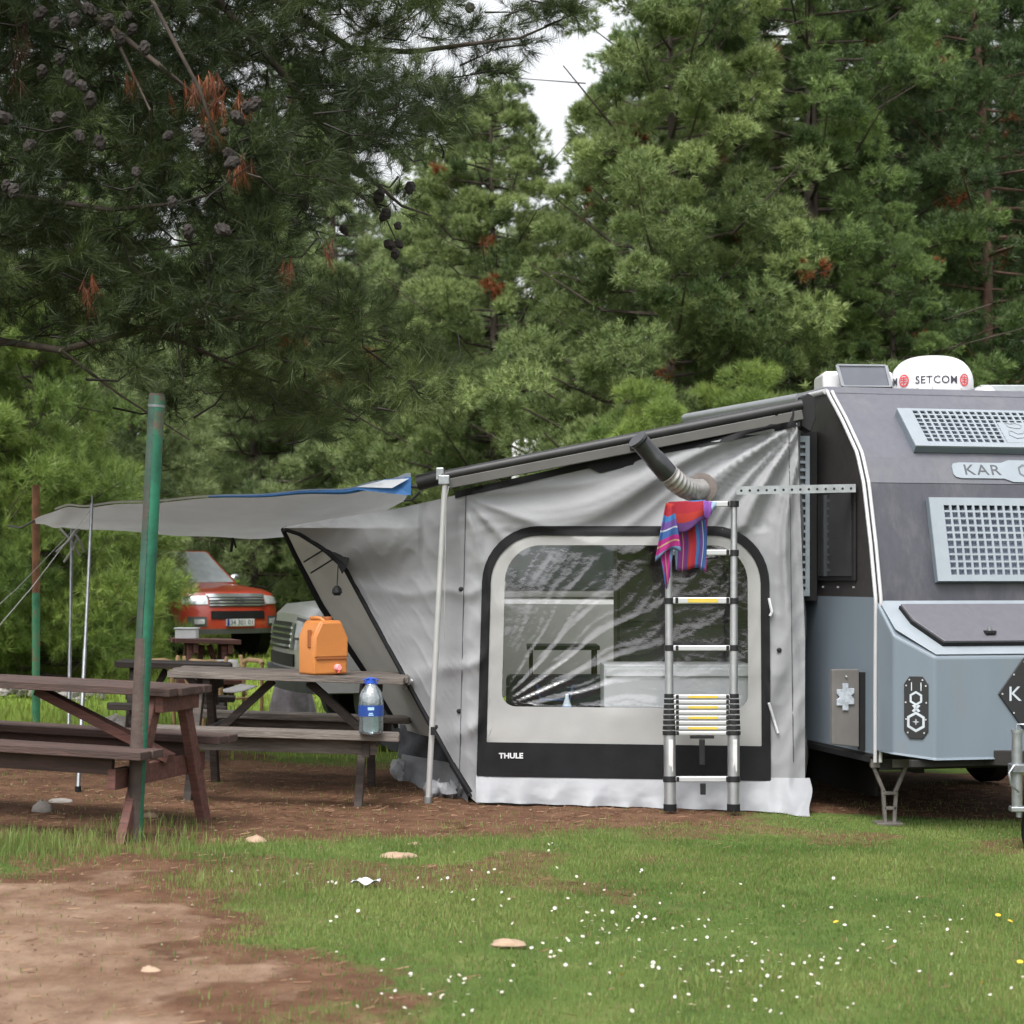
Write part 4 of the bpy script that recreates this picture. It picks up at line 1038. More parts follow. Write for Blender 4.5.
# black edges
mb = MB(); pts = [front(s / 30, 0, .02) for s in range(31)]; mb.tube(pts, .016, 8); mb.build('inner_edging', tent_b, tent, smooth=60)
mb = MB(); pts = [front(s / 24 * .862, 1, .01) for s in range(25)]; mb.tube(pts, .030, 8); mb.build('outer_edging', tent_b, tent, smooth=60)
mb = MB(); mb.prism([P(327, 549, 12.56), P(350, 553, 12.54), P(347, 566, 12.53), P(342, 574, 12.55), P(335, 560, 12.56)], (0, .02, 0)); mb.build('corner_patch', tent_b, tent)
for a, b in (((298, 546), (328, 546)), ((304, 562), (325, 549)), ((311, 573), (335, 558))):
    mb = MB(); mb.tube([P(a[0], a[1], 13.0), P(b[0], b[1], 12.56)], .006, 5); mb.build('tension_cord', tent_b, tent)
mb = MB(); mb.tube([P(338, 566, 12.55), P(337, 588, 12.55)], .004, 5); mb.lathe(P(337, 591, 12.55), [(.02, -.03), (.034, -.01), (.03, .015), (.012, .035)], 10); mb.build('hanging_toggle', black_p, tent)
for x, y in ((461, 589), (459, 711), (779, 650), (436, 727)):
    mb = MB(); mb.lathe(Wp(x, y, .004), [(.016, 0), (.016, .008), (.008, .012)], 10, 0, Matrix.Rotation(R(90), 3, 'X')); mb.build('grommet', black_p, tent)
for pts in ([(769, 598), (772, 612), (770, 616)], [(769, 703), (774, 720), (778, 733)], [(404, 690), (412, 680)]):
    mb = MB(); mb.tube([Wp(x, y, .02) for x, y in pts], .009, 6); mb.build('white_tie', white_p, tent)
mb = MB()
mb.tube([Wp(466 - 7 * i / 24, 494 + 303 * i / 24, .002) for i in range(25)], .003, 5); mb.build('seam', tent_n, tent); mb = MB()
mb.tube([Wp(789 + i * .15, 432 + i * 11, .002) for i in range(31)], .003, 5); mb.build('seam', tent_n, tent)
mb = MB(); mb.tube([P(470, 793, 11.98), P(452, 764, 12.0)], .02, 8); mb.build('ground_strap', tent_b, tent)
# pole carrying the outer corner of the awning
mb = MB(); a = GP(428, 803); b = P(445, 482, 11.98); mb.tube([a, b], .0185, 12); pole = mb.build('front_pole', mk('white_alu_pole', (.42, .42, .42), .4, .3, var=.06), tent, smooth=50)
mb = MB(); mb.box(P(444, 480, 11.98), (.07, .05, .06)); mb.box(P(440, 474, 12.0), (.05, .05, .08)); mb.build('pole_bracket', galv, pole, bevel=.006)
mb = MB(); mb.tube([P(449, 486, 11.95), P(446, 500, 11.95), P(444, 640, 12.0)], .0035, 5); mb.build('pull_cord', rope_m, tent)
mb = MB(); mb.tube([a - Vector((0, 0, .01)), a + Vector((0, 0, .04))], .026, 10); mb.build('pole_foot', galv, pole)
mb = MB(); mb.box(P(433, 731, 11.97), (.03, .03, .05)); mb.build('pole_clip', black_p, pole)

# stove pipe through the tent wall
flex = mk('flexible_duct', (.36, .35, .34), .4, .6, var=.2, scale=14); pipe_b = mk('black_stove_pipe', (.016, .017, .019), .3, var=.3, coat=.3)
t = thing('stove_pipe', 'black stove pipe with ribbed grey elbow sticking out of the tent wall', 'stove pipe', Wp(700, 489))
e0, e1, e2 = Wp(702, 488, -.05), P(689, 496, 11.88), P(668, 474, 11.80)
mb = MB(); pts = []; rs = []
for i in range(49):
    f = i / 48; p = e0 * (1 - f) ** 2 + e1 * 2 * f * (1 - f) + e2 * f * f; pts.append(p); rs.append(.066 + .006 * math.sin(i * 1.6))
mb.tube(pts, rs, 16); mb.build('elbow', flex, t, smooth=70)
mb = MB(); e3 = P(640, 442, 11.70); mb.tube([e2, e2.lerp(e3, .5), e2.lerp(e3, .52), e3], [.064, .064, .060, .060], 18); mb.build('pipe', pipe_b, t, smooth=50)
mb = MB(); dd = (e3 - e2).normalized(); mb.tube([e3 + dd * .015, e3 + dd * .03], [.068, .066], 18); mb.build('rain_cap', pipe_b, t)
mb = MB(); mb.lathe(Wp(702, 488, .01), [(.095, 0), (.095, .01), (.07, .014)], 18, 0, Matrix.Rotation(R(90), 3, 'X')); mb.build('wall_collar', mk('dark_collar', (.12, .10, .09), .8, var=.3), t)  # flat dark disc marks the hole where the pipe leaves the wall

# ---- what stands inside the tent
cab_d = mk('dark_filler_and_table', (.02, .02, .022), .7, var=.25)
t = thing('dark_filler', 'tall dark block added inside the tent to darken the right half of the window', 'cabinet', G(690, 13.1))  # added so the inside reads dark, hides the pale caravan wall
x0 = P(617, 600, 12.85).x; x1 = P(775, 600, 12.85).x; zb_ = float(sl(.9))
mb = MB(); mb.hexa([Vector(c_) for c_ in ((x0, 12.85, zb_), (x1, 12.85, zb_), (x1, 13.3, zb_), (x0, 13.3, zb_), (x0, 12.85, 1.78), (x1, 12.85, 1.78), (x1, 13.3, 1.78), (x0, 13.3, 1.78))]); mb.build('filler_block', cab_d, t, bevel=.01)
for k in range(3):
    mb = MB(); zz = .5 + .42 * k; mb.box(((x0 + x1) / 2, 12.838, zz), (x1 - x0 - .04, .02, .38)); mb.build('filler_panel', mk('dark_panel', (.028, .028, .03), .6, var=.3), t, bevel=.008)
t = thing('sideboard', 'low white sideboard inside the tent seen through the lower right of the window', 'cabinet', G(680, 12.5))
x0 = P(604, 700, 12.24).x; x1 = P(752, 700, 12.24).x; z1_ = P(600, 664, 12.34).z
mb = MB(); mb.hexa([Vector(c_) for c_ in ((x0, 12.24, zb_), (x1, 12.24, zb_), (x1, 12.74, zb_), (x0, 12.74, zb_), (x0, 12.24, z1_), (x1, 12.24, z1_), (x1, 12.74, z1_), (x0, 12.74, z1_))]); mb.build('body', mk('white_cabinet', (.46, .47, .48), .6, var=.05, scale=2), t, bevel=.006)
mb = MB(); mb.box(((x0 + x1) / 2, 12.232, z1_ - .05), (x1 - x0 - .02, .014, .05)); mb.build('drawer_front', mk('white_drawer', (.47, .48, .49), .6, var=.04), t, bevel=.004)
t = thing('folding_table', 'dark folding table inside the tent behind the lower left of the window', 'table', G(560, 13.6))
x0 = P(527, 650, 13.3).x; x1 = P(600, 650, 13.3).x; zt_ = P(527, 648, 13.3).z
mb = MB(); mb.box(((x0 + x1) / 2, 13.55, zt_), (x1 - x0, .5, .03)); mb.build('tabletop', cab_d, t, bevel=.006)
for x in (x0 + .03, x1 - .03):
    for y in (13.34, 13.76):
        mb = MB(); mb.tube([(x, y, zt_), (x, y, 0)], .014, 6); mb.build('leg', black_p, t)
t = thing('spray_bottle', 'small blue bottle with pale cone top standing inside the tent', 'bottle', P(567, 712, 12.5)); q = t.location
mb = MB(); mb.lathe(q - Vector((0, 0, .05)), [(.035, 0), (.037, .02), (.036, .075), (.03, .09)], 14); mb.build('body', mk('blue_bottle', (.06, .30, .60), .35), t, smooth=50)
mb = MB(); mb.lathe(q - Vector((0, 0, .05)), [(.03, .09), (.014, .14), (.009, .17)], 14); mb.build('nozzle', mk('pale_cone', (.55, .65, .70), .4), t, smooth=50)
t = thing('stool', 'dark camp box holding up the small blue bottle inside the tent', 'box', G(570, 12.55)); q = t.location
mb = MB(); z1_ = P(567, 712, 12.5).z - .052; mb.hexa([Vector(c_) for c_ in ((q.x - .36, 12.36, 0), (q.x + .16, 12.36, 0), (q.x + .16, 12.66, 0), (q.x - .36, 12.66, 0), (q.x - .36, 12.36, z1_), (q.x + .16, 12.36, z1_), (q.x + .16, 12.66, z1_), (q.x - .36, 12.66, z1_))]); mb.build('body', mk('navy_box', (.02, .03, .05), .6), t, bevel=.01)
mb = MB(); mb.box((q.x + .01, 12.352, z1_ - .06), (.2, .012, .03)); mb.build('handle', black_p, t)
t.name = 'camp_box'
x0 = P(506, 700, 12.8).x; x1 = P(604, 700, 12.8).x; zc_ = P(560, 676, 12.8).z
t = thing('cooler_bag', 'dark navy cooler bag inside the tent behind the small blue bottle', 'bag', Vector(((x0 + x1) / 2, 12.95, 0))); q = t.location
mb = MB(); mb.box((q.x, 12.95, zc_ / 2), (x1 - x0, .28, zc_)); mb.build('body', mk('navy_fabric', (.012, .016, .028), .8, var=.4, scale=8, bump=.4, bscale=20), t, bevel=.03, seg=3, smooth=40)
mb = MB(); mb.tube([(q.x - .12, 12.80, zc_ - .06), (q.x - .10, 12.78, zc_ - .16), (q.x + .10, 12.78, zc_ - .16), (q.x + .12, 12.80, zc_ - .06)], .010, 6); mb.build('handle', mk('blue_strap', (.03, .08, .2), .7), t)
# odds and ends at the open corner
mb = MB(); mb.blob(G(399, 13.3) + Vector((0, 0, .07)), (.07, .06, .06), 5, 14, .6); tag(mb.build('plastic_bag', white_p, smooth=60), 'small crumpled white bag on the soil by the open tent corner', 'bag')

# ================================================================== telescopic ladder
alu = mk('ladder_aluminium', (.37, .38, .39), .38, .8, var=.08, scale=12); alu_r = mk('rung_aluminium', (.46, .47, .48), .42, .5, var=.05); yel = mk('yellow_sticker', (.48, .36, .05), .5, var=.08); lab = mk('label_white', (.5, .5, .5), .5)
lad = thing('telescopic_ladder', 'half extended aluminium telescopic ladder leaning on the tent wall', 'ladder', GP(702, 811))
def LP(px, py):                 # ladder plane leans back to the wall
    return P(px, py, 11.96 - (py - 811) * -.00028 * 0 - .10 * (1 - (811 - py) / 308) + .0)
def rail(cx, ytop, joints):
    # tubes get thinner upwards
    segs = [(809, 735, .038)] + joints
    for (ya, yb, r_) in segs:
        mb = MB(); mb.tube([LP(cx(ya), ya), LP(cx(yb), yb)], r_, 14); mb.build('rail_tube', alu, lad, smooth=50)
cl_ = lambda y: 670 + (668.5 - 670) * (809 - y) / 250; cr_ = lambda y: 733.5 + (734 - 733.5) * (809 - y) / 300
rail(cl_, 557, [(695, 651, .0265), (651, 603, .024), (603, 552, .022)])
rail(cr_, 503, [(695, 651, .0265), (651, 603, .024), (603, 553, .022), (553, 502, .020)])
for c_, ysr in ((cl_, (779, 648, 601, 553)), (cr_, (779, 648, 601, 553, 504))):
    for y in ysr:
        mb = MB(); r_ = .043 if y > 700 else .031; mb.tube([LP(c_(y), y + 3), LP(c_(y), y - 3)], r_, 14); mb.build('joint_collar', black_p, lad, smooth=40, bevel=.003)
    for k in range(8):
        y = 733 - k * 5.3; mb = MB(); mb.tube([LP(c_(y), y + 2.1), LP(c_(y), y - 2.1)], .044 - .0016 * k, 14); mb.build('stacked_collar', black_p, lad, smooth=40, bevel=.003)
    mb = MB(); mb.tube([LP(c_(809), 811), LP(c_(809), 804)], .041, 14); mb.build('rubber_foot', black_m, lad)
    mb = MB(); p = LP(c_(755), 755); mb.box(p + Vector((.004, -.0385, 0)), (.026, .004, .20)); mb.build('label', lab, lad)
def rung(y, w, xl_=None, yl=0, part='rung'):
    a = LP(cl_(y) + 4 if xl_ is None else xl_, y); b = LP(cr_(y) - 4, y)
    mb = MB(); mb.bar(a, b, .045, w, (0, 0, 1)); rn = mb.build(part, alu_r, lad, bevel=.006)
    if yl:
        mb = MB(); c1 = a.lerp(b, .26); c2 = a.lerp(b, .78); mb.bar(c1 + Vector((0, -.0235, 0)), c2 + Vector((0, -.0235, 0)), .002, w * .62, (0, 0, 1)); mb.build('yellow_strip', yel, rn)
    for f in (.04, .93):
        mb = MB(); mb.bar(a.lerp(b, f) + Vector((0, -.002, 0)), a.lerp(b, f + .05) + Vector((0, -.002, 0)), .047, w * .9, (0, 0, 1)); mb.build('rung_lock', black_p, rn)
rung(779, .034); rung(648, .034); rung(600.5, .040, yl=1); rung(552.5, .036); rung(504, .036, xl_=690)
for k in range(8): rung(733 - k * 5.2, .026, yl=(k % 2 == 1), part='folded_rung')
mb = MB(); mb.box(LP(702, 737), (.15, .03, .018)); mb.box(LP(702, 752), (.035, .03, .16)); mb.build('carry_strap', black_p, lad, bevel=.004); mb = MB(); mb.box(LP(703, 789), (.035, .02, .07)); mb.build('carry_strap', black_p, lad, bevel=.004)

# ---- striped towel over the top rungs
m, nt_, out_ = nmat('striped_towel'); L_ = nt_.links.new
at_ = N(nt_, 'Attribute'); at_.attribute_name = 'stripe'; rp_ = N(nt_, 'ValToRGB'); rp_.color_ramp.interpolation = 'CONSTANT'
st = [(0, (.20, .32, .55)), (.05, (.50, .03, .26)), (.12, (.55, .42, .20)), (.14, (.45, .02, .24)), (.2, (.05, .14, .40)), (.29, (.55, .60, .70)), (.31, (.16, .08, .34)), (.4, (.05, .2, .5)), (.47, (.42, .02, .04)), (.58, (.5, .04, .03)), (.66, (.16, .06, .24)), (.75, (.40, .03, .26)), (.79, (.6, .5, .35)), (.81, (.40, .03, .26)), (.87, (.26, .09, .42)), (.95, (.35, .5, .65))]
el = rp_.color_ramp.elements
while len(el) < len(st): el.new(.5)
for k, (p_, c_) in enumerate(st): el[k].position = p_; el[k].color = c4([q_ * .55 + .012 for q_ in c_])
b_ = N(nt_, 'BsdfPrincipled', Roughness=.95); b_.inputs['Specular IOR Level'].default_value = .1; L_(at_.outputs['Fac'], rp_.inputs[0])
L_(rp_.outputs[0], b_.inputs['Base Color']); nzz = N(nt_, 'TexNoise', Scale=160.0, Detail=3.0); bpp = N(nt_, 'Bump', Strength=.6, Distance=.004); L_(nzz.outputs['Fac'], bpp.inputs['Height']); L_(bpp.outputs[0], b_.inputs['Normal']); L_(b_.outputs[0], out_.inputs[0])
mb = MB()
def patch(tl, tr_, br_, bl, Y, s0, s1, axis, nu_=16, nv_=16, wav=.02, ph=0, dY=0):
    def f_(u, v):
        x = (tl[0] * (1 - u) + tr_[0] * u) * (1 - v) + (bl[0] * (1 - u) + br_[0] * u) * v
        y = (tl[1] * (1 - u) + tr_[1] * u) * (1 - v) + (bl[1] * (1 - u) + br_[1] * u) * v
        y += 4 * math.sin(u * 5 + ph) * v
        return P(x, y, Y + dY * v - wav * math.sin(u * 9 + ph + v * 2) * (.3 + .7 * v) - .012 * math.sin(v * math.pi))
    mb.grid(f_, nu_, nv_, 0, att=lambda u, v: s0 + (s1 - s0) * ((u if axis == 0 else v) + .04 * math.sin(6 * (v if axis == 0 else u) + ph)))
patch((672, 503), (708, 501), (706, 574), (676, 566), 11.90, .99, .18, 0, wav=.018, ph=1, dY=.02)       # back drop, upright stripes
patch((668, 502), (706, 500), (706, 523), (674, 531), 11.83, .47, .73, 1, wav=.010)                        # red flap folded forward
patch((666, 503), (674, 504), (681, 549), (655, 558), 11.80, .62, .01, 1, wav=.018, ph=2)                  # left drape, level stripes
patch((660, 553), (673, 548), (670, 580), (666, 586), 11.84, .22, .01, 0, wav=.012, ph=.5)                 # tail on the left
patch((703, 501), (717, 502), (715, 513), (704, 516), 11.82, .88, .99, 0, wav=.006)
# over the rung
tow = mb.build('striped_towel', m, None, smooth=180, solid=.006, att='stripe')
tag(tow, 'red, purple and blue striped towel hung over the ladder top', 'towel')
# ================================================================== caravan
TH = R(13); CO = Vector((2.21, 11.6, 0)); UX = Vector((math.cos(TH), math.sin(TH), 0)); VX = Vector((-math.sin(TH), math.cos(TH), 0)); ZX = Vector((0, 0, 1))
def K(u, v, z): return CO + UX * u + VX * v + ZX * z
def vz(px, py):                 # profile point of the left side seen at a pixel
    k = (px - 512) / F; v = (CO.x - CO.y * k) / (math.sin(TH) + math.cos(TH) * k); Y = CO.y + math.cos(TH) * v
    return v, CZ - (py - HY) / F * Y
PROF = [vz(*p) for p in ((872.5, 757), (874, 690), (874.5, 600), (869.5, 545), (862.5, 484), (856, 454), (841, 421), (826, 393))]
PROF = [(0.0, PROF[0][1]), (0.0, PROF[1][1])] + PROF[2:]
Z0 = PROF[0][1]; ZR = PROF[-1][1]; V_R = PROF[-1][0]; LEN = 3.5; WID = 2.15
def vof(z):
    for (v0, z0), (v1, z1) in zip(PROF, PROF[1:]):
        if z <= z1: return v0 + (v1 - v0) * (z - z0) / (z1 - z0)
    return PROF[-1][0]
def Fr(u, z, off=0):            # point on the nose, off metres proud of it
    e = .01; dv = vof(z + e) - vof(z - e); n = Vector((0, -2 * e, dv)).normalized()
    p = K(u, vof(z), z); return p + VX * (n.y * off) + ZX * (n.z * off)
def uz(px, py):                 # nose coordinates seen at a pixel
    u, z = 1.0, 1.5
    for _ in range(60):
        Y = CO.y + UX.y * u + VX.y * vof(z); z = CZ - (py - HY) / F * Y; X = (px - 512) / F * Y; u = (X - CO.x - VX.x * vof(z)) / UX.x
    return u, z
body_d = mk('dark_slate_panel', (.043, .044, .056), .42, dirt=(.145, .143, .143), dirts=2.2, dirta=(.52, .95), stretch=(1, 1, .35), var=.08, scale=30, bump=.10, bscale=120, spec=.5)
body_m = mk('mid_grey_panel', (.088, .090, .107), .42, dirt=(.145, .143, .143), dirts=2.2, dirta=(.52, .95), stretch=(1, 1, .35), var=.07, scale=25, bump=.10, bscale=120, spec=.5)
body_b = mk('blue_grey_panel', (.128, .158, .188), .42, dirt=(.145, .143, .143), dirts=2.2, dirta=(.52, .95), stretch=(1, 1, .35), var=.05, scale=3, bump=.03, bscale=90)
body_l = mk('light_blue_plate', (.225, .255, .285), .4, .1, var=.05, scale=8)
side_k = mk('black_brown_side', (.022, .019, .019), .5, var=.2, scale=20)
trim_w = mk('white_trim_rail', (.46, .46, .47), .3, .3, var=.05); trim_k = mk('black_gap', (.010, .010, .011), .6, spec=.25)
glass_d = mk('dark_glass_reflect_tint', (.10, .12, .17), .12, var=.3, scale=2, spec=.8)  # blue-grey reflection is put into the base colour of the dark glass
lid_m = mk('grey_lid', (.085, .083, .097), .45, var=.06, scale=20, bump=.06, bscale=100)
chas = mk('dark_chassis', (.014, .012, .011), .8, var=.3); gloss_w = mk('white_gel_coat', (.58, .58, .60), .28, var=.03, coat=.3)
cv = thing('caravan', 'dark slate and blue grey off road caravan seen from its sloped nose at the right', 'caravan', K(1, 1.8, float(sl(3))))
# --- side walls
def side(u, part):
    mb = MB(); zs = 1.325
    low_ = [K(u, v, z) for v, z in ((LEN, Z0), (0, Z0), (0, zs), (LEN, zs))]
    mb.add(low_, [(0, 1, 2, 3)]); a = mb.build(part + '_lower_wall', body_b, cv)
    up_ = [(LEN, zs), (vof(zs), zs)] + [(v, z) for v, z in PROF if z > zs] + [(LEN, ZR)]
    mb = MB(); mb.add([K(u, v, z) for v, z in up_], [tuple(range(len(up_)))]); mb.build(part + '_upper_wall', side_k, cv)
side(0, 'near'); side(WID, 'far')
mb = MB(); mb.add([K(0, LEN, Z0), K(WID, LEN, Z0), K(WID, LEN, ZR), K(0, LEN, ZR)], [(0, 1, 2, 3)]); mb.build('rear_wall', body_m, cv)
mb = MB(); mb.hexa([K(-.0, V_R - .01, ZR), K(WID, V_R - .01, ZR), K(WID, LEN, ZR), K(0, LEN, ZR), K(.02, V_R + .06, ZR + .05), K(WID - .02, V_R + .06, ZR + .05), K(WID - .02, LEN, ZR + .05), K(.02, LEN, ZR + .05)]); mb.build('roof', body_m, cv, bevel=.012)
mb = MB(); mb.box(K(WID / 2, LEN / 2, Z0 + .01), (WID, LEN, .02), rz=TH); mb.build('floor_pan', chas, cv)
# --- nose panels
def nose(z0, z1, mat, part, off=0, n=10):
    mb = MB(); mb.grid(lambda u, v: Fr(.045 + (WID - .09) * u, z0 + (z1 - z0) * v, off), 8, n); return mb.build(part, mat, cv, smooth=30)
za = uz(900, 483)[1]; zb2 = uz(900, 458)[1]
nose(Z0, za - .002, body_d, 'lower_nose_panel'); nose(za, zb2, body_m, 'middle_nose_panel', .003, 4); nose(zb2 + .001, ZR, body_m, 'upper_nose_panel', .0015)
# --- double trim rail down both edges
def rail_(u0, u1, off, mat, part):
    mb = MB(); n = 60
    def f_(a, b):
        z = Z0 - .03 + (ZR + .01 - Z0 + .03) * b; q0 = Fr(u0 + (u1 - u0) * a, max(z, Z0), off)
        return q0 if z >= Z0 else q0 + ZX * (z - Z0)
    pts = [f_(.5, i / n) for i in range(n + 1)]
    mb.tube(pts, .0125, 8); return mb.build(part, mat, cv, smooth=60)
for s0, s1 in ((0.0, 1), (WID, -1)):
    rail_(s0 + s1 * .002, s0 + s1 * .006, .010, trim_w, 'edge_trim'); rail_(s0 + s1 * .036, s0 + s1 * .04, .010, trim_w, 'edge_trim')
    mb = MB(); mb.grid(lambda a, b: Fr(s0 + s1 * .045 * a, Z0 + (ZR - Z0) * b, .002), 2, 40); mb.build('edge_strip', trim_k, cv)
mb = MB(); mb.tube([K(0, V_R, ZR + .01), K(0, LEN, ZR + .01)], .02, 8); mb.build('roof_rail', trim_w, cv, smooth=60)
# --- storage box on the nose
pl = [(.012, 0), (.03, -.21), (.22, -.385), (WID - .22, -.385), (WID - .03, -.21), (WID - .012, 0)]
tops = [1.300, 1.100, .970, .970, 1.100, 1.300]; bots = [.392, .385, .362, .362, .385, .392]
mb = MB(); n = len(pl)
mb.add([K(u, v, z) for (u, v), z in zip(pl, bots)] + [K(u, v, z) for (u, v), z in zip(pl, tops)], [tuple(range(n))] + [(i, i + 1, n + i + 1, n + i) for i in range(n - 1)] + [(n, n + 1, n + 4, n + 5), (n + 1, n + 2, n + 3, n + 4)])
box = mb.build('storage_box', body_b, cv, bevel=.012, seg=2)
# lip coloured paler as the lit top bevel, grey lid on the sloping top
def TB(u, v, off=0): 
    z = 1.300 + (1.300 - .970) / .385 * v; nn = Vector((0, -.33, .385)).normalized(); p = K(u, v, z); return p + VX * (nn.y * off) + ZX * (nn.z * off)
lp = [(.030, -.004), (.048, -.20), (.232, -.372), (WID - .232, -.372), (WID - .048, -.20), (WID - .030, -.004)]
mb = MB(); mb.prism([TB(u, v, .004) for u, v in lp], (TB(0, 0, .010) - TB(0, 0, .004))); mb.build('lit_box_rim', body_l, box, bevel=.002)
ld = [(.13, -.06), (.16, -.17), (.295, -.320), (WID - .295, -.320), (WID - .16, -.17), (WID - .13, -.06)]
mb = MB(); mb.prism([TB(u, v, .011) for u, v in ld], (TB(0, 0, .034) - TB(0, 0, .011))); lidm = mb.build('lid_seal', trim_k, box)
mb = MB(); c_ = TB(WID / 2, -.2); mb.prism([TB(WID / 2 + (u - WID / 2) * .996, -.19 + (v + .19) * .985, .034) for u, v in ld], (TB(0, 0, .052) - TB(0, 0, .034))); lidm = mb.build('lid', lid_m, box, bevel=.004)
uL, _z = .70, 0
mb = MB(); q = TB(.615, -.265, .056); mb.box(q, (.07, .05, .022), rz=TH); mb.build('latch', black_p, lidm, bevel=.005)
mb = MB(); mb.tube([q + ZX * .008, q + ZX * .03], .014, 10); mb.build('latch_knob', galv, lidm)
# --- badges on the box
def facet(i):                   # frame of facet i: origin, along, up, normal
    a = K(pl[i][0], pl[i][1], 0); b = K(pl[i + 1][0], pl[i + 1][1], 0); e_ = (b - a).normalized(); return a, b, e_, e_.cross(ZX).normalized()
plate_k = mk('black_badge_plate', (.016, .016, .018), .45, var=.1); mark = mk('pale_badge_mark', (.42, .46, .50), .4)
a, b, e_, nn = facet(1); mid_ = a.lerp(b, .56)
def B1(x, z, off): return mid_ + e_ * x + ZX * (z) + nn * off
zc = CZ - (707.5 - HY) / F * mid_.y
oc = [(-.066, .14), (-.036, .186), (.036, .186), (.066, .14), (.066, -.14), (.036, -.186), (-.036, -.186), (-.066, -.14)]
oc = [(x * 1.12, z) for x, z in oc]
mb = MB(); mb.prism([B1(x, zc + z, .002) for x, z in reversed(oc)], nn * .008); bd = mb.build('side_badge', plate_k, cv, bevel=.002)
mb = MB()
def hexring(fn, cx, cz, r_, w_, rot=30):
    n_ = 6; ou = [(cx + r_ * math.cos(R(rot + 60 * i)), cz + r_ * math.sin(R(rot + 60 * i))) for i in range(n_)]; inn = [(cx + (r_ - w_) * math.cos(R(rot + 60 * i)), cz + (r_ - w_) * math.sin(R(rot + 60 * i))) for i in range(n_)]
    for i in range(n_):
        j = (i + 1) % n_; mb.add([fn(*ou[i]), fn(*ou[j]), fn(*inn[j]), fn(*inn[i])], [(0, 1, 2, 3)])
fb = lambda x, z: B1(x, zc + z, .0115)
hexring(fb, 0, -.085, .062, .017); hexring(fb, 0, .055, .044, .014)
mb.add([fb(*p) for p in ((-.025, .012), (-.01, .018), (.028, -.02), (.014, -.028))], [(0, 1, 2, 3)])
mb.add([fb(*p) for p in ((.028, .012), (.014, .018), (-.026, -.02), (-.012, -.028))], [(0, 1, 2, 3)])
for k in range(4):
    a0 = R(90 * k); mb.add([fb(-0 + .022 * math.cos(a0), -.085 + .022 * math.sin(a0)), fb(.006 * math.cos(a0 + 1.57), -.085 + .006 * math.sin(a0 + 1.57)), fb(0, -.085), fb(.006 * math.cos(a0 - 1.57), -.085 + .006 * math.sin(a0 - 1.57))], [(0, 1, 2, 3)])
for x in (-.03, .028): mb.add([fb(x, .10), fb(x + .006, .10), fb(x + .006, .15), fb(x, .15)], [(0, 1, 2, 3)])
mb.build('badge_mark', mark, bd)
bolt_m = mk('bright_bolt', (.65, .66, .68), .3, .6)
Mn = Matrix((e_, ZX, nn)).transposed()
for x, z in ((-.06, .13), (.06, .13), (-.063, .03), (.063, .03), (-.06, -.07), (.06, -.07), (-.05, -.15), (.05, -.15), (-.04, .165), (.04, .165)):
    mb = MB(); mb.lathe(B1(x, zc + z, .010), [(.0055, 0), (.005, .003)], 8, 0, Mn); mb.build('bolt', bolt_m, bd)
a, b, e_, nn = facet(2)
def B2(x, z, off): return K(.22, -.385, 0) + UX * x + ZX * z - VX * off
xk = (1003 - 935) / F * 11.3; zc2 = CZ - (694 - HY) / F * 11.35
hx = [(xk, zc2), (xk + .165, zc2 + .215), (xk + .165 + .62, zc2 + .215), (xk + .95, zc2), (xk + .785, zc2 - .215), (xk + .165, zc2 - .215)]
mb = MB(); mb.prism([B2(x, z, .002) for x, z in reversed(hx)], -VX * .010); bd = mb.build('front_badge', plate_k, cv, bevel=.003)
lettering('KAR', .125, lambda x, y, z: B2(xk + .21 + x, zc2 - .005 + y, .0125 + z), mark, bd, .001, 1.25, 1.1)
for x, z in ((.025, 0), (.10, .115), (.10, -.115), (.17, .19), (.17, -.19)):
    mb = MB(); mb.lathe(B2(xk + x, zc2 + z, .012), [(.006, 0), (.0055, .003)], 8, 0, Matrix((UX, ZX, -VX)).transposed()); mb.build('bolt', bolt_m, bd)
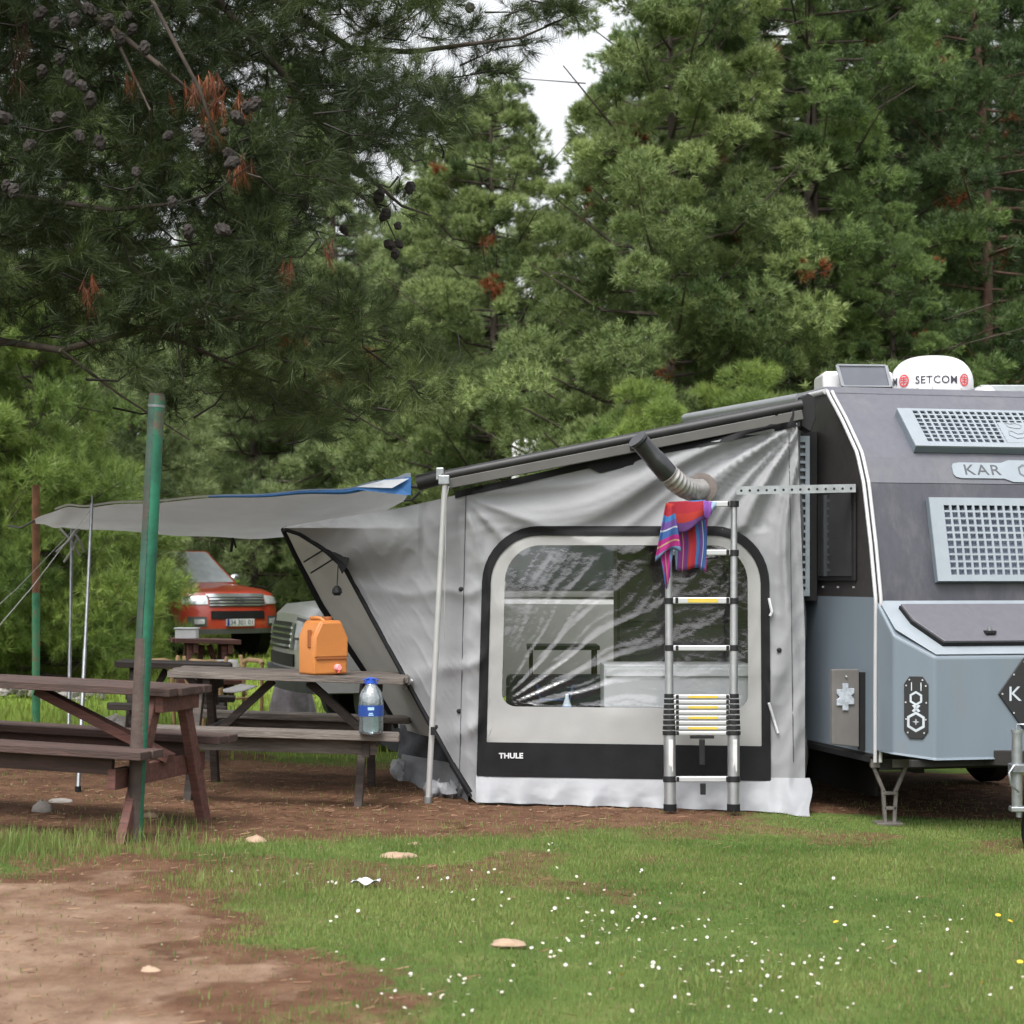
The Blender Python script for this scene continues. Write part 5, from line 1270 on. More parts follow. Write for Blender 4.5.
# --- perforated guards over the two nose windows
def slab(mb, u0, u1, z0, z1, o0, o1, sh=None):
    sh = sh or (lambda u, z: (u, z))
    c_ = [(u0, z0), (u1, z0), (u1, z1), (u0, z1)]; c_ = [sh(*p) for p in c_]
    mb.hexa([Fr(u, z, o0) for u, z in c_] + [Fr(u, z, o1) for u, z in c_])
def guard(label, pxL, pxLb, yT, yB, holesx, holesy, pit_x, pit_y, off, skip=None):
    uT, zT = uz(pxL, yT); uB, zB = uz(pxLb, yB)
    W_ = 1.45
    def sh(a, b): return (a, b)
    s_ = lambda x: uz(x, (yT + yB) / 2)[0]
    g_u0 = min(uT, uB); g_u1 = WID - g_u0
    mbp = MB()
    us = []; x = holesx[0]; 
    hu = pit_x / F * 11.9; u = s_(holesx[0]); 
    cols_ = []
    while u + hu * .62 < g_u1 - (s_(holesx[0]) - g_u0): cols_.append(u); u += hu
    zs_ = [uz(960, y)[1] for y in holesy]
    hh = abs(zs_[1] - zs_[0]); fw = .70; fh = .72
    # solid borders, then the bars between the holes
    slab(mbp, g_u0, cols_[0], zB, zT, off, off + .012); slab(mbp, cols_[-1] + hu * fw, g_u1, zB, zT, off, off + .012)
    uu0, uu1 = cols_[0], cols_[-1] + hu * fw
    top_ = zs_[0]; bot_ = zs_[-1] - hh * fh
    slab(mbp, uu0, uu1, top_, zT, off, off + .012); slab(mbp, uu0, uu1, zB, bot_, off, off + .012)
    for i, z in enumerate(zs_[:-1]): slab(mbp, uu0, uu1, zs_[i + 1], z - hh * fh, off, off + .012)
    for i, u in enumerate(cols_[:-1]):
        for j, z in enumerate(zs_): slab(mbp, u + hu * fw, cols_[i + 1], z - hh * fh, z, off, off + .012)
    if skip:                    # the blank emblem field
        slab(mbp, skip[0], skip[1], skip[2], skip[3], off + .002, off + .0135)
    o = mbp.build('window_guard', body_l, cv); 
    mb = MB()                   # folded flange to the wall
    slab(mb, g_u0 + .002, g_u0 + .012, zB, zT, .004, off); slab(mb, g_u1 - .012, g_u1 - .002, zB, zT, .004, off); slab(mb, g_u0 + .012, g_u1 - .012, zB + .001, zB + .011, .004, off); slab(mb, g_u0 + .012, g_u1 - .012, zT - .011, zT - .001, .004, off)
    mb.build('guard_flange', body_b, o)
    mb = MB(); slab(mb, g_u0 + .06, g_u1 - .06, zB + .03, zT - .03, .005, .016); mb.build('nose_window', glass_d, cv)
    return o, cols_, hu, zs_, hh, g_u0, g_u1
g1 = guard('lower', 925, 935, 500, 583, (944,), [508 + 7.05 * k for k in range(10)], 8.2, 7.05, .045)
g2 = guard('upper', 899, 913, 416, 453, (918,), [419.5 + 3.85 * k for k in range(8)], 7.9, 3.85, .05, skip=(uz(999, 440)[0], uz(1046, 440)[0], uz(1000, 450)[1], uz(1000, 430)[1]))
# faint animal line mark on the blank field of the upper guard
mb = MB(); u0, z0 = uz(1014, 439)
for pts in ([(-.05, .03), (-.06, .06), (-.03, .05), (.01, .055), (.05, .04), (.03, .02), (-.01, .02), (-.05, .03)], [(-.06, 0), (-.07, -.03), (-.03, -.05), (.02, -.045), (.06, -.03), (.07, .0), (.05, .01), (.03, -.015), (-.01, -.02), (-.04, .0), (-.06, 0)]):
    mb.tube([Fr(u0 + x, z0 + z, .065) for x, z in pts], .004, 5)
mb.build('emblem', mk('grey_emblem', (.22, .23, .25), .5), g2[0])
# --- name plate
uP0, zP = uz(952, 471)
def NP(x, y, off): return Fr(uP0 + x, zP + y, off)
npz = [(0, .03), (.012, .052), (.05, .062), (.34, .062), (.40, .085), (.62, .085), (.92, .062), (1.21, .062), (1.25, .052), (1.262, .03), (1.262, -.03), (1.25, -.052), (1.21, -.062), (.92, -.062), (.62, -.088), (.40, -.088), (.34, -.062), (.05, -.062), (.012, -.052), (0, -.03)]
mb = MB(); n = len(npz); mb.add([NP(x, y * .82, .004) for x, y in npz] + [NP(x, y * .82, .012) for x, y in npz], [tuple(range(n)), tuple(reversed(range(n, 2 * n)))] + [(i, (i + 1) % n, n + (i + 1) % n, n + i) for i in range(n)])
npl = mb.build('name_plate', body_l, cv)
lettering('KAR', .095, lambda x, y, z: NP(.20 + x, y, .0135 + z), mk('dark_lettering', (.06, .065, .075), .5), npl, .001, 1.15, 1.30)
mb = MB(); hexring(lambda x, z: NP(.49 + x, z, .0135), 0, 0, .045, .014); mb.build('badge_mark', mk('dark_mark', (.09, .10, .11), .5), npl)
# --- left side fittings
def S(v, z, off): return K(-off, v, z)
def sz_(px, py): return vz(px, py)
v0, _ = vz(855, 530); v1, _ = vz(822, 530); zt_ = vz(838, 494)[1]; zb_ = vz(838, 576)[1]
mb = MB(); c_ = lambda o, g_: [S(v0 - g_, zb_ - g_, o), S(v1 + g_, zb_ - g_, o), S(v1 + g_, zt_ + g_, o), S(v0 - g_, zt_ + g_, o)]
mb.hexa(c_(.001, .035) + c_(.022, .035)); wf = mb.build('side_window_frame', trim_k, cv, bevel=.01)
mb = MB(); mb.hexa(c_(.023, -.0) + c_(.028, -.0)); mb.build('pane', mk('side_pane', (.03, .03, .032), .06, spec=1.0), wf)
for v in (.3, .55, .8): 
    mb = MB(); q = S(v, 1.385, .004); mb.box(q, (.012, .012, .012), rz=TH); mb.build('bolt', bolt_m, cv)
# battery locker standing out of the side wall: grey front plate, black return
lk_m = mk('locker_plate', (.105, .098, .095), .5, var=.1); 
pA = P(831, 700, 11.74); pB = P(868, 700, 11.74)
lz1 = CZ - (669 - HY) / F * 11.74; lz0 = CZ - (747 - HY) / F * 11.74
vA = .14
def LK(px_, dv, z): X = (px_ - 512) / F * 11.74; u = (X - CO.x - VX.x * vA) / UX.x; return K(u, vA + dv, z)
mb = MB(); mb.hexa([LK(831, 0, lz0 + .02), LK(859, 0, lz0), LK(859, .04, lz0), LK(831, .04, lz0 + .02), LK(831, 0, lz1), LK(859, 0, lz1), LK(859, .04, lz1), LK(831, .04, lz1)]); lk = mb.build('side_locker', lk_m, cv, bevel=.006)
mb = MB(); mb.hexa([LK(859.3, -.012, lz0 - .02), LK(867.5, -.012, lz0 - .02), LK(867.5, .03, lz0 - .02), LK(859.3, .03, lz0 - .02), LK(859.3, -.012, lz1 - .02), LK(867.5, -.012, lz1 - .02), LK(867.5, .03, lz1 - .02), LK(859.3, .03, lz1 - .02)]); mb.build('locker_return', trim_k, lk)
def EM(x, y): return LK(844 + x, -.012, CZ - (697 + y - HY) / F * 11.74)
em = [(-3, -14), (3, -14), (3, -9), (9, -9), (9, -4), (6, -2), (9, 2), (9, 7), (3, 7), (3, 13), (-3, 13), (-3, 8), (-9, 8), (-9, 2), (-6, 0), (-9, -4), (-9, -8), (-3, -8)]
mb = MB(); mb.prism([EM(x, y) for x, y in em], VX * .010); mb.build('cross_emblem', mk('grey_blue_emblem', (.30, .33, .37), .45, var=.25, scale=40), lk, bevel=.002)
mb = MB(); mb.lathe(LK(845, -.004, CZ - (676 - HY) / F * 11.74), [(.006, 0), (.006, .01)], 8, 0, Matrix.Rotation(R(90), 3, 'X')); mb.build('lock_cylinder', bolt_m, lk)
# perforated guard strip and galvanised bracket on the side
gv = mk('blue_grey_guard', (.27, .31, .35), .4, .3, var=.1)
Ys = 12.42; gx0 = P(797.5, 500, Ys).x; gx1 = P(809.5, 500, Ys).x; gz0 = CZ - (596 - HY) / F * Ys; gz1 = CZ - (436 - HY) / F * Ys
mb = MB(); xw = .012; mb.box(((gx0 + xw / 2), Ys, (gz0 + gz1) / 2), (xw, .02, gz1 - gz0)); mb.box((gx1 - xw / 2 - .008, Ys, (gz0 + gz1) / 2), (xw + .016, .02, gz1 - gz0))
nb = 20
for k in range(nb + 1): mb.box(((gx0 + xw + gx1 - xw - .016) / 2, Ys, gz0 + .02 + (gz1 - gz0 - .04) * k / nb), (gx1 - gx0 - 2 * xw - .016 - .001, .019, .018 if 0 < k < nb else .04))
gs = mb.build('side_window_guard', gv, cv)
mb = MB(); mb.box(((gx0 + gx1) / 2, Ys + .03, (gz0 + gz1) / 2), (gx1 - gx0 - .01, .01, gz1 - gz0 - .02)); mb.build('guard_backing', mk('guard_backing_panel', (.10, .11, .125), .4), gs)  # plain darker blue-grey sheet behind the guard slots
mb = MB(); mb.box(((gx0 + gx1) / 2 + .03, Ys + .06, (gz0 + gz1) / 2), (gx1 - gx0 + .05, .05, gz1 - gz0 + .06)); mb.build('guard_frame', trim_k, gs)
bA = P(736, 487, 11.82); bB = P(855, 484.5, 11.82)
mb = MB(); mb.bar(bA, bB, .05, .004, (0, 0, 1)); mb.bar(bA + Vector((0, -.025, -.025)), bB + Vector((0, -.025, -.025)), .004, .048, (0, 0, 1)); br_ = mb.build('side_bracket', galv, cv)
for k in range(14):
    q = bA.lerp(bB, .04 + .92 * k / 13) + Vector((0, -.0275, -.025)); mb = MB(); mb.lathe(q, [(.008, 0), (.008, .002)], 10, 0, Matrix.Rotation(R(90), 3, 'X')); mb.build('bracket_hole', trim_k, br_)
# chassis rail and trim under the side
mb = MB(); mb.bar(K(.0, .06, Z0 - .015), K(.0, LEN, Z0 - .015), .03, .035, (0, 0, 1)); mb.build('side_sill', trim_k, cv)
mb = MB()
for u in (.35, WID - .35): mb.bar(K(u, .1, Z0 - .06), K(u, LEN - .1, Z0 - .06), .06, .11, (0, 0, 1))
mb.bar(K(.05, .03, Z0 - .045), K(WID - .05, .03, Z0 - .045), .05, .07, (0, 0, 1)); mb.build('chassis', chas, cv)
for u, s in ((.12, -1), (WID - .12, 1)):
    wc = K(u, 2.5, .33 + float(sl(3)))
    wh = MB(); Mw = Matrix((-VX, ZX, UX)).transposed(); wh.lathe(wc, [(.16, -.1), (.30, -.1), (.34, -.06), (.34, .06), (.30, .1), (.16, .1)], 28, 0, Mw); ty_ = wh.build('wheel', black_m, cv, smooth=40)
    mb = MB(); mb.lathe(wc, [(.02, -.06), (.17, -.085), (.19, -.1), (.19, .1), (.17, .085), (.02, .06)], 24, 0, Mw); mb.build('rim', steel_d, ty_, smooth=40)
mb = MB(); mb.bar(K(.2, 2.2, .33 + float(sl(3))), K(WID - .2, 2.2, .33 + float(sl(3))), .07, .07); mb.build('axle', chas, cv)
mb = MB(); mb.hexa([K(u, v, z) for u, v, z in ((.40, .9, .0), (.43, .9, .0), (.43, 3.4, .0), (.40, 3.4, .0), (.40, .9, .30), (.43, .9, .30), (.43, 3.4, .30), (.40, 3.4, .30))]); mb.build('under_screen', chas, cv)  # added dark sheet, keeps the gap under the floor black
mb = MB(); mb.hexa([K(u, v, z) for u, v, z in ((.25, .4, .30), (WID - .25, .4, .30), (WID - .25, 3.4, .30), (.25, 3.4, .30), (.2, .35, Z0), (WID - .2, .35, Z0), (WID - .2, 3.45, Z0), (.2, 3.45, Z0))]); mb.build('underfloor_light_block', chas, cv)  # added dark block that stops light from behind under the floor
# stabiliser leg at the near corner
st_m = mk('weathered_steel', (.12, .11, .10), .6, .4, var=.3, scale=12)
q0 = GP(888, 825); Yl = q0.y
def SL(px_, py_): return P(px_, py_, Yl)
mb = MB()
for a, b in (((873, 766), (884, 792)), ((906, 766), (895, 792)), ((883, 790), (885, 822)), ((896, 790), (894, 822))): mb.bar(SL(*a), SL(*b), .035, .022, (1, 0, 0))
mb.bar(SL(882, 793), SL(897, 793), .04, .02); mb.bar(SL(884, 808), SL(896, 808), .035, .02); lg = mb.build('stabiliser_leg', st_m, cv, bevel=.003)
mb = MB(); mb.box(q0 + Vector((0, 0, .012)), (.16, .14, .018)); mb.build('foot_plate', st_m, lg, bevel=.003)
mb = MB(); mb.box(SL(890, 763), (.24, .06, .05)); mb.build('leg_mount', st_m, lg)
# jockey wheel and drawbar
jy = 10.75
jx = P(1017, 770, jy).x; gzj = float(sl(jx)); zt2 = CZ - (733 - HY) / F * jy; zb3 = CZ - (808 - HY) / F * jy
mb = MB(); mb.tube([(jx, jy, zb3), (jx, jy, zt2)], .030, 16); mb.tube([(jx, jy, zt2), (jx, jy, zt2 + .02)], .034, 16); jk = mb.build('jockey_tube', galv, cv, smooth=50)
mb = MB(); mb.tube([(jx + .012, jy, gzj + .18), (jx + .012, jy, zt2)], .018, 10); mb.build('inner_tube', galv, jk, smooth=50)
mb = MB(); mb.box((jx + .02, jy, zb3 - .005), (.12, .07, .03)); mb.build('wheel_fork', galv, jk, bevel=.006)
mb = MB(); mb.lathe((jx + .075, jy, gzj + .10), [(.03, -.03), (.09, -.028), (.1, -.015), (.1, .015), (.09, .028), (.03, .03)], 20, 0, Matrix.Rotation(R(90), 3, 'Y')); mb.build('jockey_wheel', black_m, jk, smooth=40)
mb = MB(); mb.box((jx + .01, jy, CZ - (768 - HY) / F * jy), (.10, .10, .05)); mb.build('clamp', steel_d, jk, bevel=.006)
mb = MB(); cz_ = CZ - (768 - HY) / F * jy; mb.tube([(jx - .03, jy - .05, cz_ + .02), (jx - .06, jy - .06, cz_ - .02), (jx - .05, jy - .06, cz_ - .09), (jx, jy - .05, cz_ - .13)], .007, 6); mb.build('clamp_lever', galv, jk, smooth=60)
mb = MB(); mb.tube([(jx, jy, zt2 + .02), (jx, jy, zt2 + .05), (jx + .05, jy - .02, zt2 + .05), (jx + .06, jy - .03, zt2 + .02)], .006, 6); mb.build('crank', galv, jk, smooth=60)
hitch = K(WID / 2, -1.35, .42)
mb = MB(); mb.bar(K(.40, .1, .34), hitch, .05, .09); mb.bar(K(WID - .40, .1, .34), hitch, .05, .09); mb.bar(K(.1, -.30, .335), K(WID - .1, -.30, .335), .04, .045); dbm = mb.build('drawbar', chas, cv, bevel=.005)
mb = MB(); mb.box(hitch + Vector((0, -.03, .03)), (.09, .24, .09), rz=TH); mb.build('coupling', galv, dbm, bevel=.012)
# --- roof fittings: satellite dome, hatch, solar panel
dc = K((931 - 512) / F * 13.25 - CO.x + .0, 0, 0)
Yd = 13.3; dX = (931.5 - 512) / F * Yd; rD = 41 / F * Yd; zD = ZR + .03; hD = (CZ - (356.5 - HY) / F * Yd) - zD
mb = MB(); pr = [(rD * .985, 0), (rD, .02), (rD, hD * .38)]
for k in range(1, 13):
    a = math.pi / 2 * k / 12; pr.append((max(.004, rD * (math.cos(a) ** .62)), hD * .38 + hD * .62 * math.sin(a)))
mb.lathe((dX, Yd, zD), pr, 48); dome = mb.build('satellite_dome', gloss_w, cv, smooth=60)
blk = mk('black_print', (.035, .035, .05), .5); redp = mk('red_print', (.55, .06, .07), .5)
def DM(a0):
    def f_(x, y, z):
        a = R(-90) + a0 + x / rD; rr = rD + .003 + z; return Vector((dX + rr * math.cos(a), Yd + rr * math.sin(a), zD + .128 + y))
    return f_
for a0, s in ((R(-5), 1), (R(-95), 1)):
    f_ = DM(a0); vs, fs = text_mesh('SETCOM', .074, .001, 1.06, .0003)
    mb = MB(); mb.add([f_(x, y, z) for x, y, z in vs], fs); mb.build('lettering', blk, dome)
    mb = MB(); cx = .212
    for k in range(14):
        t0, t1 = 2 * math.pi * k / 14, 2 * math.pi * (k + 1) / 14
        mb.add([f_(cx + .044 * math.cos(t0), .004 + .044 * math.sin(t0), .001), f_(cx + .044 * math.cos(t1), .004 + .044 * math.sin(t1), .001), f_(cx + .033 * math.cos(t1), .004 + .033 * math.sin(t1), .001), f_(cx + .033 * math.cos(t0), .004 + .033 * math.sin(t0), .001)], [(0, 1, 2, 3)])
    for yy in (.018, .002, -.014): mb.add([f_(cx - .026, yy, .001), f_(cx + .026, yy, .001), f_(cx + .026, yy + .008, .001), f_(cx - .026, yy + .008, .001)], [(0, 1, 2, 3)])
    mb.add([f_(cx - .004, -.028, .0015), f_(cx + .004, -.028, .0015), f_(cx + .004, .032, .0015), f_(cx - .004, .032, .0015)], [(0, 1, 2, 3)])
    mb.build('red_emblem', redp, dome)
for a in (-.55, -.2, .55):
    mb = MB(); q = DM(a)(0, -.05, .001); mb.box(q, (.008, .008, .008)); mb.build('screw', bolt_m, dome)
def hatch(x0, x1, ytop, Yh, tilt, label):
    a = P(x0, 388, Yh); b = P(x1, 388, Yh); zt_ = CZ - (ytop - HY) / F * Yh; w_ = b.x - a.x; zb_ = ZR + .04
    c_ = Vector(((a.x + b.x) / 2, Yh + .2, 0))
    mb = MB(); mb.box((c_.x, c_.y, (zb_ + zt_) / 2), (w_, .42, zt_ - zb_)); h = mb.build('roof_hatch', gloss_w, cv, bevel=.03, seg=3, smooth=40)
    return h, c_, w_, zt_
h, c_, w_, zt_ = hatch(823, 893, 371, 12.95, .2, '')
pan_k = mk('solar_panel_glass', (.065, .07, .085), .25, var=.08, spec=.6)
mb = MB(); Yp = 12.72
mb.prism([P(843, 386.5, Yp), P(891, 387, Yp - .0), P(886, 366, Yp + .16), P(837, 365.5, Yp + .16)], (0, .02, -.012)); sp = mb.build('solar_panel', pan_k, cv)
mb = MB()
for a, b in (((843, 386.5, 0), (891, 387, 0)), ((891, 387, 0), (886, 366, .16)), ((886, 366, .16), (837, 365.5, .16)), ((837, 365.5, .16), (843, 386.5, 0))): mb.bar(P(a[0], a[1], Yp + a[2] - .004), P(b[0], b[1], Yp + b[2] - .004), .022, .014, (0, -.5, .8))
mb.build('panel_frame', mk('grey_panel_frame', (.17, .18, .195), .4, .3), sp, bevel=.002)
mb = MB(); mb.bar(P(838, 388.5, Yp - .01), P(892, 388.5, Yp - .01), .03, .018); mb.build('panel_bracket', trim_k, sp)
mb = MB(); mb.box(P(1010, 388.5, 12.9) + Vector((0, .2, 0)), (.40, .4, .05)); sh_ = mb.build('roof_skylight', mk('grey_skylight', (.30, .32, .33), .3), cv, bevel=.008)
mb = MB(); mb.blob(P(988, 390, 12.85) + Vector((0, .1, -.02)), (.075, .12, .06), 3, 16, .04); mb.build('white_vent', gloss_w, cv, smooth=60)
# --- awning cassette along the roof edge and the arm out to the white pole
cas = mk('silver_cassette', (.24, .25, .26), .35, .5, var=.05); blk_rail = mk('black_awning_rail', (.016, .016, .018), .5, var=.2); grey_rail = mk('grey_rail', (.07, .068, .064), .5, var=.1)
ca = P(800, 398.5, 12.25); cb = P(686, 418.5, 13.85)
mb = MB(); mb.tube([ca, cb], .036, 16); ac = mb.build('awning_cassette', cas, cv, smooth=50)
mb = MB(); q = P(806, 407, 12.2); mb.prism([P(800, 397, 12.2), P(808, 393, 12.2), P(815, 397, 12.2), P(816, 418, 12.2), P(811, 432, 12.2), P(801, 426, 12.2)], (-.02, .12, 0)); mb.build('cassette_end_cap', black_p, ac, bevel=.006)
rA = P(802, 404.5, 12.16); rB = P(443, 476, 12.02)
mb = MB(); mb.tube([rA, rB], .033, 12); rl = mb.build('awning_arm', blk_rail, cv, smooth=60)
mb = MB(); mb.bar(rA + Vector((0, 0, -.066)), rB + Vector((0, 0, -.056)), .05, .062, (0, 0, 1)); mb.build('arm_profile', grey_rail, rl, bevel=.004)
mb = MB(); q = rA.lerp(rB, .47) + Vector((0, -.01, -.05)); mb.box(q, (.06, .07, .06)); mb.build('arm_joint', black_p, rl, bevel=.008)
mb = MB(); mb.tube([rB + Vector((.01, 0, 0)), P(418, 483, 12.05)], .05, 14); mb.build('roll_end', black_p, rl, smooth=50)
mb = MB(); mb.add([P(585, 466, 12.135), P(801, 410, 12.2), P(801, 428, 12.2), P(700, 450, 12.17), P(600, 473, 12.14)], [(0, 1, 2, 3, 4)]); mb.build('valance', tent_b, rl)
# ================================================================== vehicles
car_red = mk('red_car_paint', (.36, .040, .022), .3, var=.05, coat=.7); car_sil = mk('silver_car_paint', (.46, .46, .45), .35, .2, var=.04, coat=.5); car_glass = mk('windscreen_glass', (.30, .33, .34), .08, var=.1, spec=1.0)
side_glass = mk('car_side_glass', (.03, .035, .04), .08, spec=1.0); chrome = mk('chrome', (.7, .71, .72), .18, .9, var=.05); lamp_m = mk('headlamp', (.55, .57, .58), .12, .3, var=.2, scale=14, spec=1.0); grey_pl = mk('grey_plastic', (.06, .062, .066), .55, var=.1)
def car(label, loc, heading, L, hw, prof, cab, paint, clear, front_kind, roundness=.25, hoodz=1.1):
    """x to the car's left?, y forward; prof is the side outline (y, z), front at y = 0, rear at y = -L"""
    t = thing('parked_car', label, 'car', (0, 0, 0))
    def dfm(x, y, z):           # plan rounding of the nose and tail, tumblehome
        a = abs(x) / hw; k = max(0, 1 + y / .9) if y > -.9 else 0; k2 = max(0, 1 - (y + L) / .7) if y < -L + .7 else 0
        xx = x * (1 - .05 * max(0, z - .75)); 
        return Vector((xx, y - roundness * k * a ** 3.2 + .15 * k2 * a ** 3, z - .045 * a ** 4 * (1 if z > hoodz - .2 else 0)))
    xs_ = [-1, -.97, -.88, -.7, -.45, -.2, 0, .2, .45, .7, .88, .97, 1]
    mb = MB(); n = len(prof); vs = []
    for x in xs_:
        ins = .03 if abs(x) == 1 else 0
        for (y, z) in prof: vs.append(dfm(x * hw, y, z + (-ins if z > .7 else ins * .3)))
    fs = [tuple(reversed(range(n))), tuple(range((len(xs_) - 1) * n, len(xs_) * n))]
    for i in range(len(xs_) - 1):
        for j in range(n): fs.append((i * n + j, i * n + (j + 1) % n, (i + 1) * n + (j + 1) % n, (i + 1) * n + j))
    mb.add(vs, fs); body_ = mb.build('body', paint, t, smooth=32)
    # cabin: base and roof outline
    (yb0, yb1, zb), (yt0, yt1, zt) = cab
    def cq(y, z, s):
        f_ = (z - zb) / (zt - zb); return Vector((s * hw * (.93 - .16 * f_), y, z))
    mb = MB(); v_ = [cq(yb1, zb, -1), cq(yb1, zb, 1), cq(yb0, zb, 1), cq(yb0, zb, -1), cq(yt1, zt, -1), cq(yt1, zt, 1), cq(yt0, zt, 1), cq(yt0, zt, -1)]
    mb.hexa(v_); mb.build('cabin', paint, t, bevel=.05, seg=3, smooth=40)
    def quad(a, b, c, d, push, mat, part, m=.08):
        a, b, c, d = map(Vector, (a, b, c, d)); nrm_ = (b - a).cross(d - a).normalized(); ce = (a + b + c + d) / 4
        pts = [p + (ce - p) * m for p in (a, b, c, d)]; mb = MB(); mb.prism([p + nrm_ * push for p in pts], -nrm_ * .02); return mb.build(part, mat, t, bevel=.004)
    quad(v_[2], v_[3], v_[7], v_[6], .012, car_glass, 'windscreen', .10)
    quad(v_[0], v_[1], v_[5], v_[4], .012, side_glass, 'rear_window', .12)
    for s in (-1, 1):
        for f0, f1 in ((.06, .47), (.52, .93)):
            lb = lambda f_, z: cq(yb0 + (yb1 - yb0) * f_ if z == 0 else yt0 + (yt1 - yt0) * f_, zb + .05 if z == 0 else zt - .06, s)
            a, b, c, d = lb(f0, 0), lb(f1, 0), lb(f1, 1), lb(f0, 1)
            if s > 0: a, b, c, d = b, a, d, c
            quad(a, b, c, d, .012 if True else 0, side_glass, 'side_window', .03)
        mb = MB(); mb.blob(cq(yb0 - .35, zb + .10, s) + Vector((s * .17, 0, 0)), (.12, .07, .085), 1, 12, .03); mb.bar(cq(yb0 - .35, zb + .05, s), cq(yb0 - .35, zb + .08, s) + Vector((s * .12, 0, 0)), .05, .04); mb.build('wing_mirror', chrome if front_kind == 'pickup' else paint, t, smooth=50)
        mb = MB(); yh = (yb0 + yb1) / 2
        mb.box((s * hw * .985, yh + .18, zb - .12), (.03, .16, .03)); mb.build('door_handle', chrome, t, bevel=.006)
    Wr = .385
    for y in (-.93, -.93 - (L - 2.05)):
        for s in (-1, 1):
            Mw = Matrix(((0, 0, 1), (1, 0, 0), (0, 1, 0))); c_ = Vector((s * (hw - .13), y, Wr))
            mb = MB(); mb.lathe(c_, [(.22, -.12), (.34, -.125), (Wr, -.08), (Wr, .08), (.34, .125), (.22, .12)], 28, 0, Mw); wl = mb.build('wheel', black_m, t, smooth=40)
            mb = MB(); mb.lathe(c_ + Vector((s * .02, 0, 0)), [(.03, -.09), (.2, -.09), (.225, -.11), (.225, .11), (.2, .09), (.05, .075), (.03, .09)], 20, 0, Mw); mb.build('rim', steel_d, wl, smooth=40)
            mb = MB(); mb.lathe(Vector((s * (hw - .10), y, Wr + .03)), [(.47, -.11), (.47, .112)], 28, 0, Mw); mb.build('wheel_arch', black_m if front_kind == 'pickup' else grey_pl, t)
    # things laid on the front skin
    def fy(x, z):               # y of the front skin at height z
        best = 0
        for (y0, z0), (y1, z1) in zip(prof, prof[1:]):
            if (z0 - z) * (z1 - z) <= 0 and z0 != z1 and max(y0, y1) > -.6:
                best = y0 + (y1 - y0) * (z - z0) / (z1 - z0); break
        return best
    def patch_(part, x0, x1, z0, z1, mat, push, par=None, nx=10, thick=.02, taper=0):
        mb = MB()
        for sgn in (0, 1):
            pass
        def f_(u, v, o):
            x = x0 + (x1 - x0) * u; z = z0 + (z1 - z0) * v + taper * (u - .5); p = dfm(x, fy(x, z), z); return p + Vector((0, o, 0))
        mb.grid(lambda u, v: f_(u, v, push), nx, 2); mb.grid(lambda u, v: f_(u, v, push - thick), nx, 2)
        m_ = nx + 1
        mb.grid(lambda u, v: f_(u, 0, push - thick * v), nx, 1); mb.grid(lambda u, v: f_(u, 1, push - thick * v), nx, 1); mb.grid(lambda u, v: f_(0, u, push - thick * v), 2, 1); mb.grid(lambda u, v: f_(1, u, push - thick * v), 2, 1)
        return mb.build(part, mat, par or t, smooth=40)
    return t, patch_, dfm, fy
def plate(t, patch_, dfm, fy, txt, zc, w=.52, h=.115):
    pl_ = patch_('number_plate', -w / 2, w / 2, zc - h / 2, zc + h / 2, white_p, .035, thick=.03)
    y_ = dfm(0, fy(0, zc), zc).y + .038
    lettering(txt, .115, lambda x, y, z: Vector((-(x + .02), y_ + z, zc + y)), black_p, pl_, .001, 1.0, .95)
    mb = MB(); mb.box((w / 2 - .022, y_ - .001, zc), (.042, .006, h - .004)); mb.build('blue_strip', blue_l, pl_)
# --- red pickup
L = 5.3
prof = [(0, .42), (.02, .60), (.0, .80), (-.04, .98), (-.13, 1.10), (-.5, 1.17), (-1.42, 1.25), (-1.5, 1.27), (-3.35, 1.25), (-3.4, 1.22), (-L, 1.22), (-L, .55), (-4.75, .5), (-4.6, .5), (-1.4, .42), (-.5, .42)]
t, pt, dfm, fy = car('bright red pickup with chrome grille parked at the foot of the wood', None, 0, L, .915, prof, ((-1.38, -3.3, 1.22), (-2.15, -3.1, 1.80)), car_red, .4, 'pickup', .30, 1.1)
g_ = pt('grille', -.52, .52, .86, 1.04, grey_pl, .012)
for z in (.875, .925, .975, 1.02): pt('grille_bar', -.53, .53, z, z + .026, chrome, .030, g_, thick=.02)
mb = MB(); yy = fy(0, .95) + .045
for k in range(20):
    a0, a1 = 2 * math.pi * k / 20, 2 * math.pi * (k + 1) / 20
    for rx, rz_ in ((.095, .065), (.045, .062)): mb.add([(rx * math.cos(a0), yy, .955 + rz_ * math.sin(a0)), (rx * math.cos(a1), yy, .955 + rz_ * math.sin(a1)), (rx * .74 * math.cos(a1), yy, .955 + rz_ * .74 * math.sin(a1)), (rx * .74 * math.cos(a0), yy, .955 + rz_ * .74 * math.sin(a0))], [(0, 1, 2, 3)])
mb.build('badge', grey_pl, g_)
pt('chrome_strip', -.56, .56, 1.045, 1.075, chrome, .03)
for s in (-1, 1):
    pt('headlight', *(sorted((s * .55, s * .90))), .90, 1.05, lamp_m, .016)
    pt('fog_lamp_recess', *(sorted((s * .58, s * .84))), .54, .70, grey_pl, .012); pt('fog_lamp', *(sorted((s * .62, s * .76))), .58, .66, lamp_m, .026)
pt('bumper_intake', -.50, .50, .66, .79, black_p, .014); pt('lower_lip', -.86, .86, .42, .50, grey_pl, .012)
plate(t, pt, dfm, fy, '34 301 01', .60)
pp = G(249, 31.0); hd = R(40)
t.rotation_euler = (0, 0, math.pi + hd); t.location = (pp.x - .16, pp.y, pp.z)
pick = t
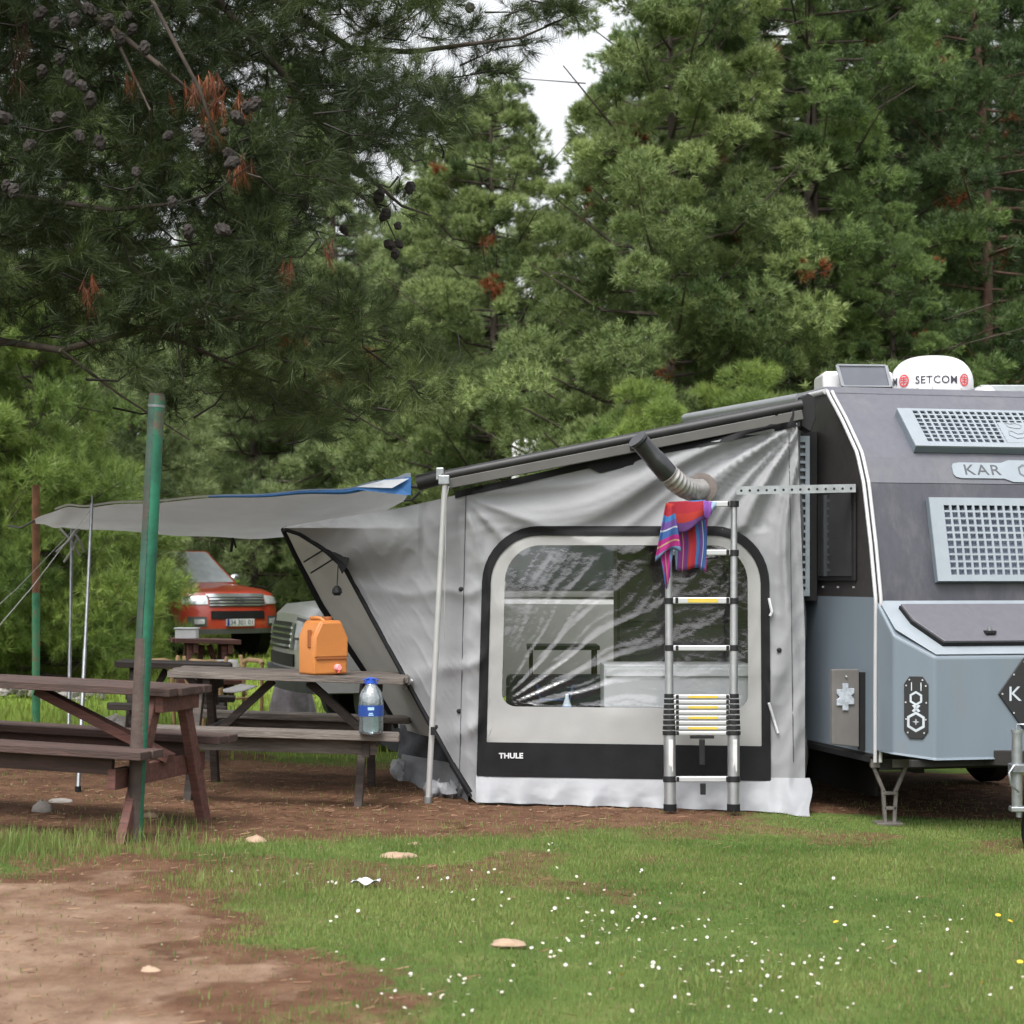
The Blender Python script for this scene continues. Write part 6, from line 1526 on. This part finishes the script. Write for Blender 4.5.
# --- silver off roader, nose towards the left
L = 4.7
prof = [(0, .45), (.03, .62), (.03, .80), (.01, .95), (-.01, 1.09), (-.09, 1.165), (-.6, 1.215), (-1.25, 1.25), (-1.32, 1.25), (-L, 1.22), (-L - .02, .9), (-L, .5), (-4.5, .45), (-1.4, .40), (-.5, .45)]
t, pt, dfm, fy = car('silver off road car parked behind the orange can and the tent', None, 0, L, .93, prof, ((-1.25, -4.55, 1.22), (-1.85, -4.45, 1.83)), car_sil, .4, 'suv', .10, 1.1)
g_ = pt('grille', -.50, .50, .80, 1.02, black_p, .014)
for z in (.82, .87, .92, .97): pt('grille_bar', -.5, .5, z, z + .018, chrome, .03, g_)
for s in (-1, 1):
    pt('grille_end', *(sorted((s * .50, s * .58))), .80, 1.02, chrome, .02)
    pt('headlight', *(sorted((s * .66, s * .925))), .90, 1.05, lamp_m, .03, thick=.05)
    pt('headlight_surround', *(sorted((s * .60, s * .928))), .88, 1.07, grey_pl, .012, thick=.03)
pt('bumper', -.928, .928, .46, .64, grey_pl, .05, thick=.05); pt('lower_grille', -.6, .6, .66, .76, black_p, .014)
hd = math.atan2(-.27, -.963)           # heading in the ground plane
t.rotation_euler = (0, 0, hd - math.pi / 2)
ctr = G(330, 15.55); fx, fyv = -.82, -.57
lft = Vector((-fyv * -1, fx * -1, 0))
corner = G(263, 15.2)
t.location = (-1.93, 16.05, corner.z)
# --- white camper roof glimpsed between the pines
t = thing('white_camper', 'white camper roof glimpsed between pines above the middle of the awning rail', 'camper', G(580, 27.8)); q = t.location
zt_ = CZ - (434 - HY) / F * 27.8
mb = MB(); mb.prism([q + Vector((x, -.2, z)) for x, z in ((-1.0, .45), (1.2, .45), (1.2, zt_ - .4 - q.z), (.7, zt_ - .1 - q.z), (-.6, zt_ - q.z), (-1.0, zt_ - .12 - q.z))], (0, 2.1, 0)); mb.build('body', gloss_w, t, bevel=.08, seg=3, smooth=40)
mb = MB(); mb.box(q + Vector((.2, -.215, 1.6)), (.9, .03, .5)); mb.build('window', side_glass, t, bevel=.01)
for x in (-.55, .75):
    mb = MB(); mb.lathe(q + Vector((x, -.1, .33)), [(.1, -.09), (.3, -.09), (.33, -.05), (.33, .05), (.3, .09), (.1, .09)], 20, 0, Matrix.Rotation(R(90), 3, 'X')); mb.build('wheel', black_m, t, smooth=40)
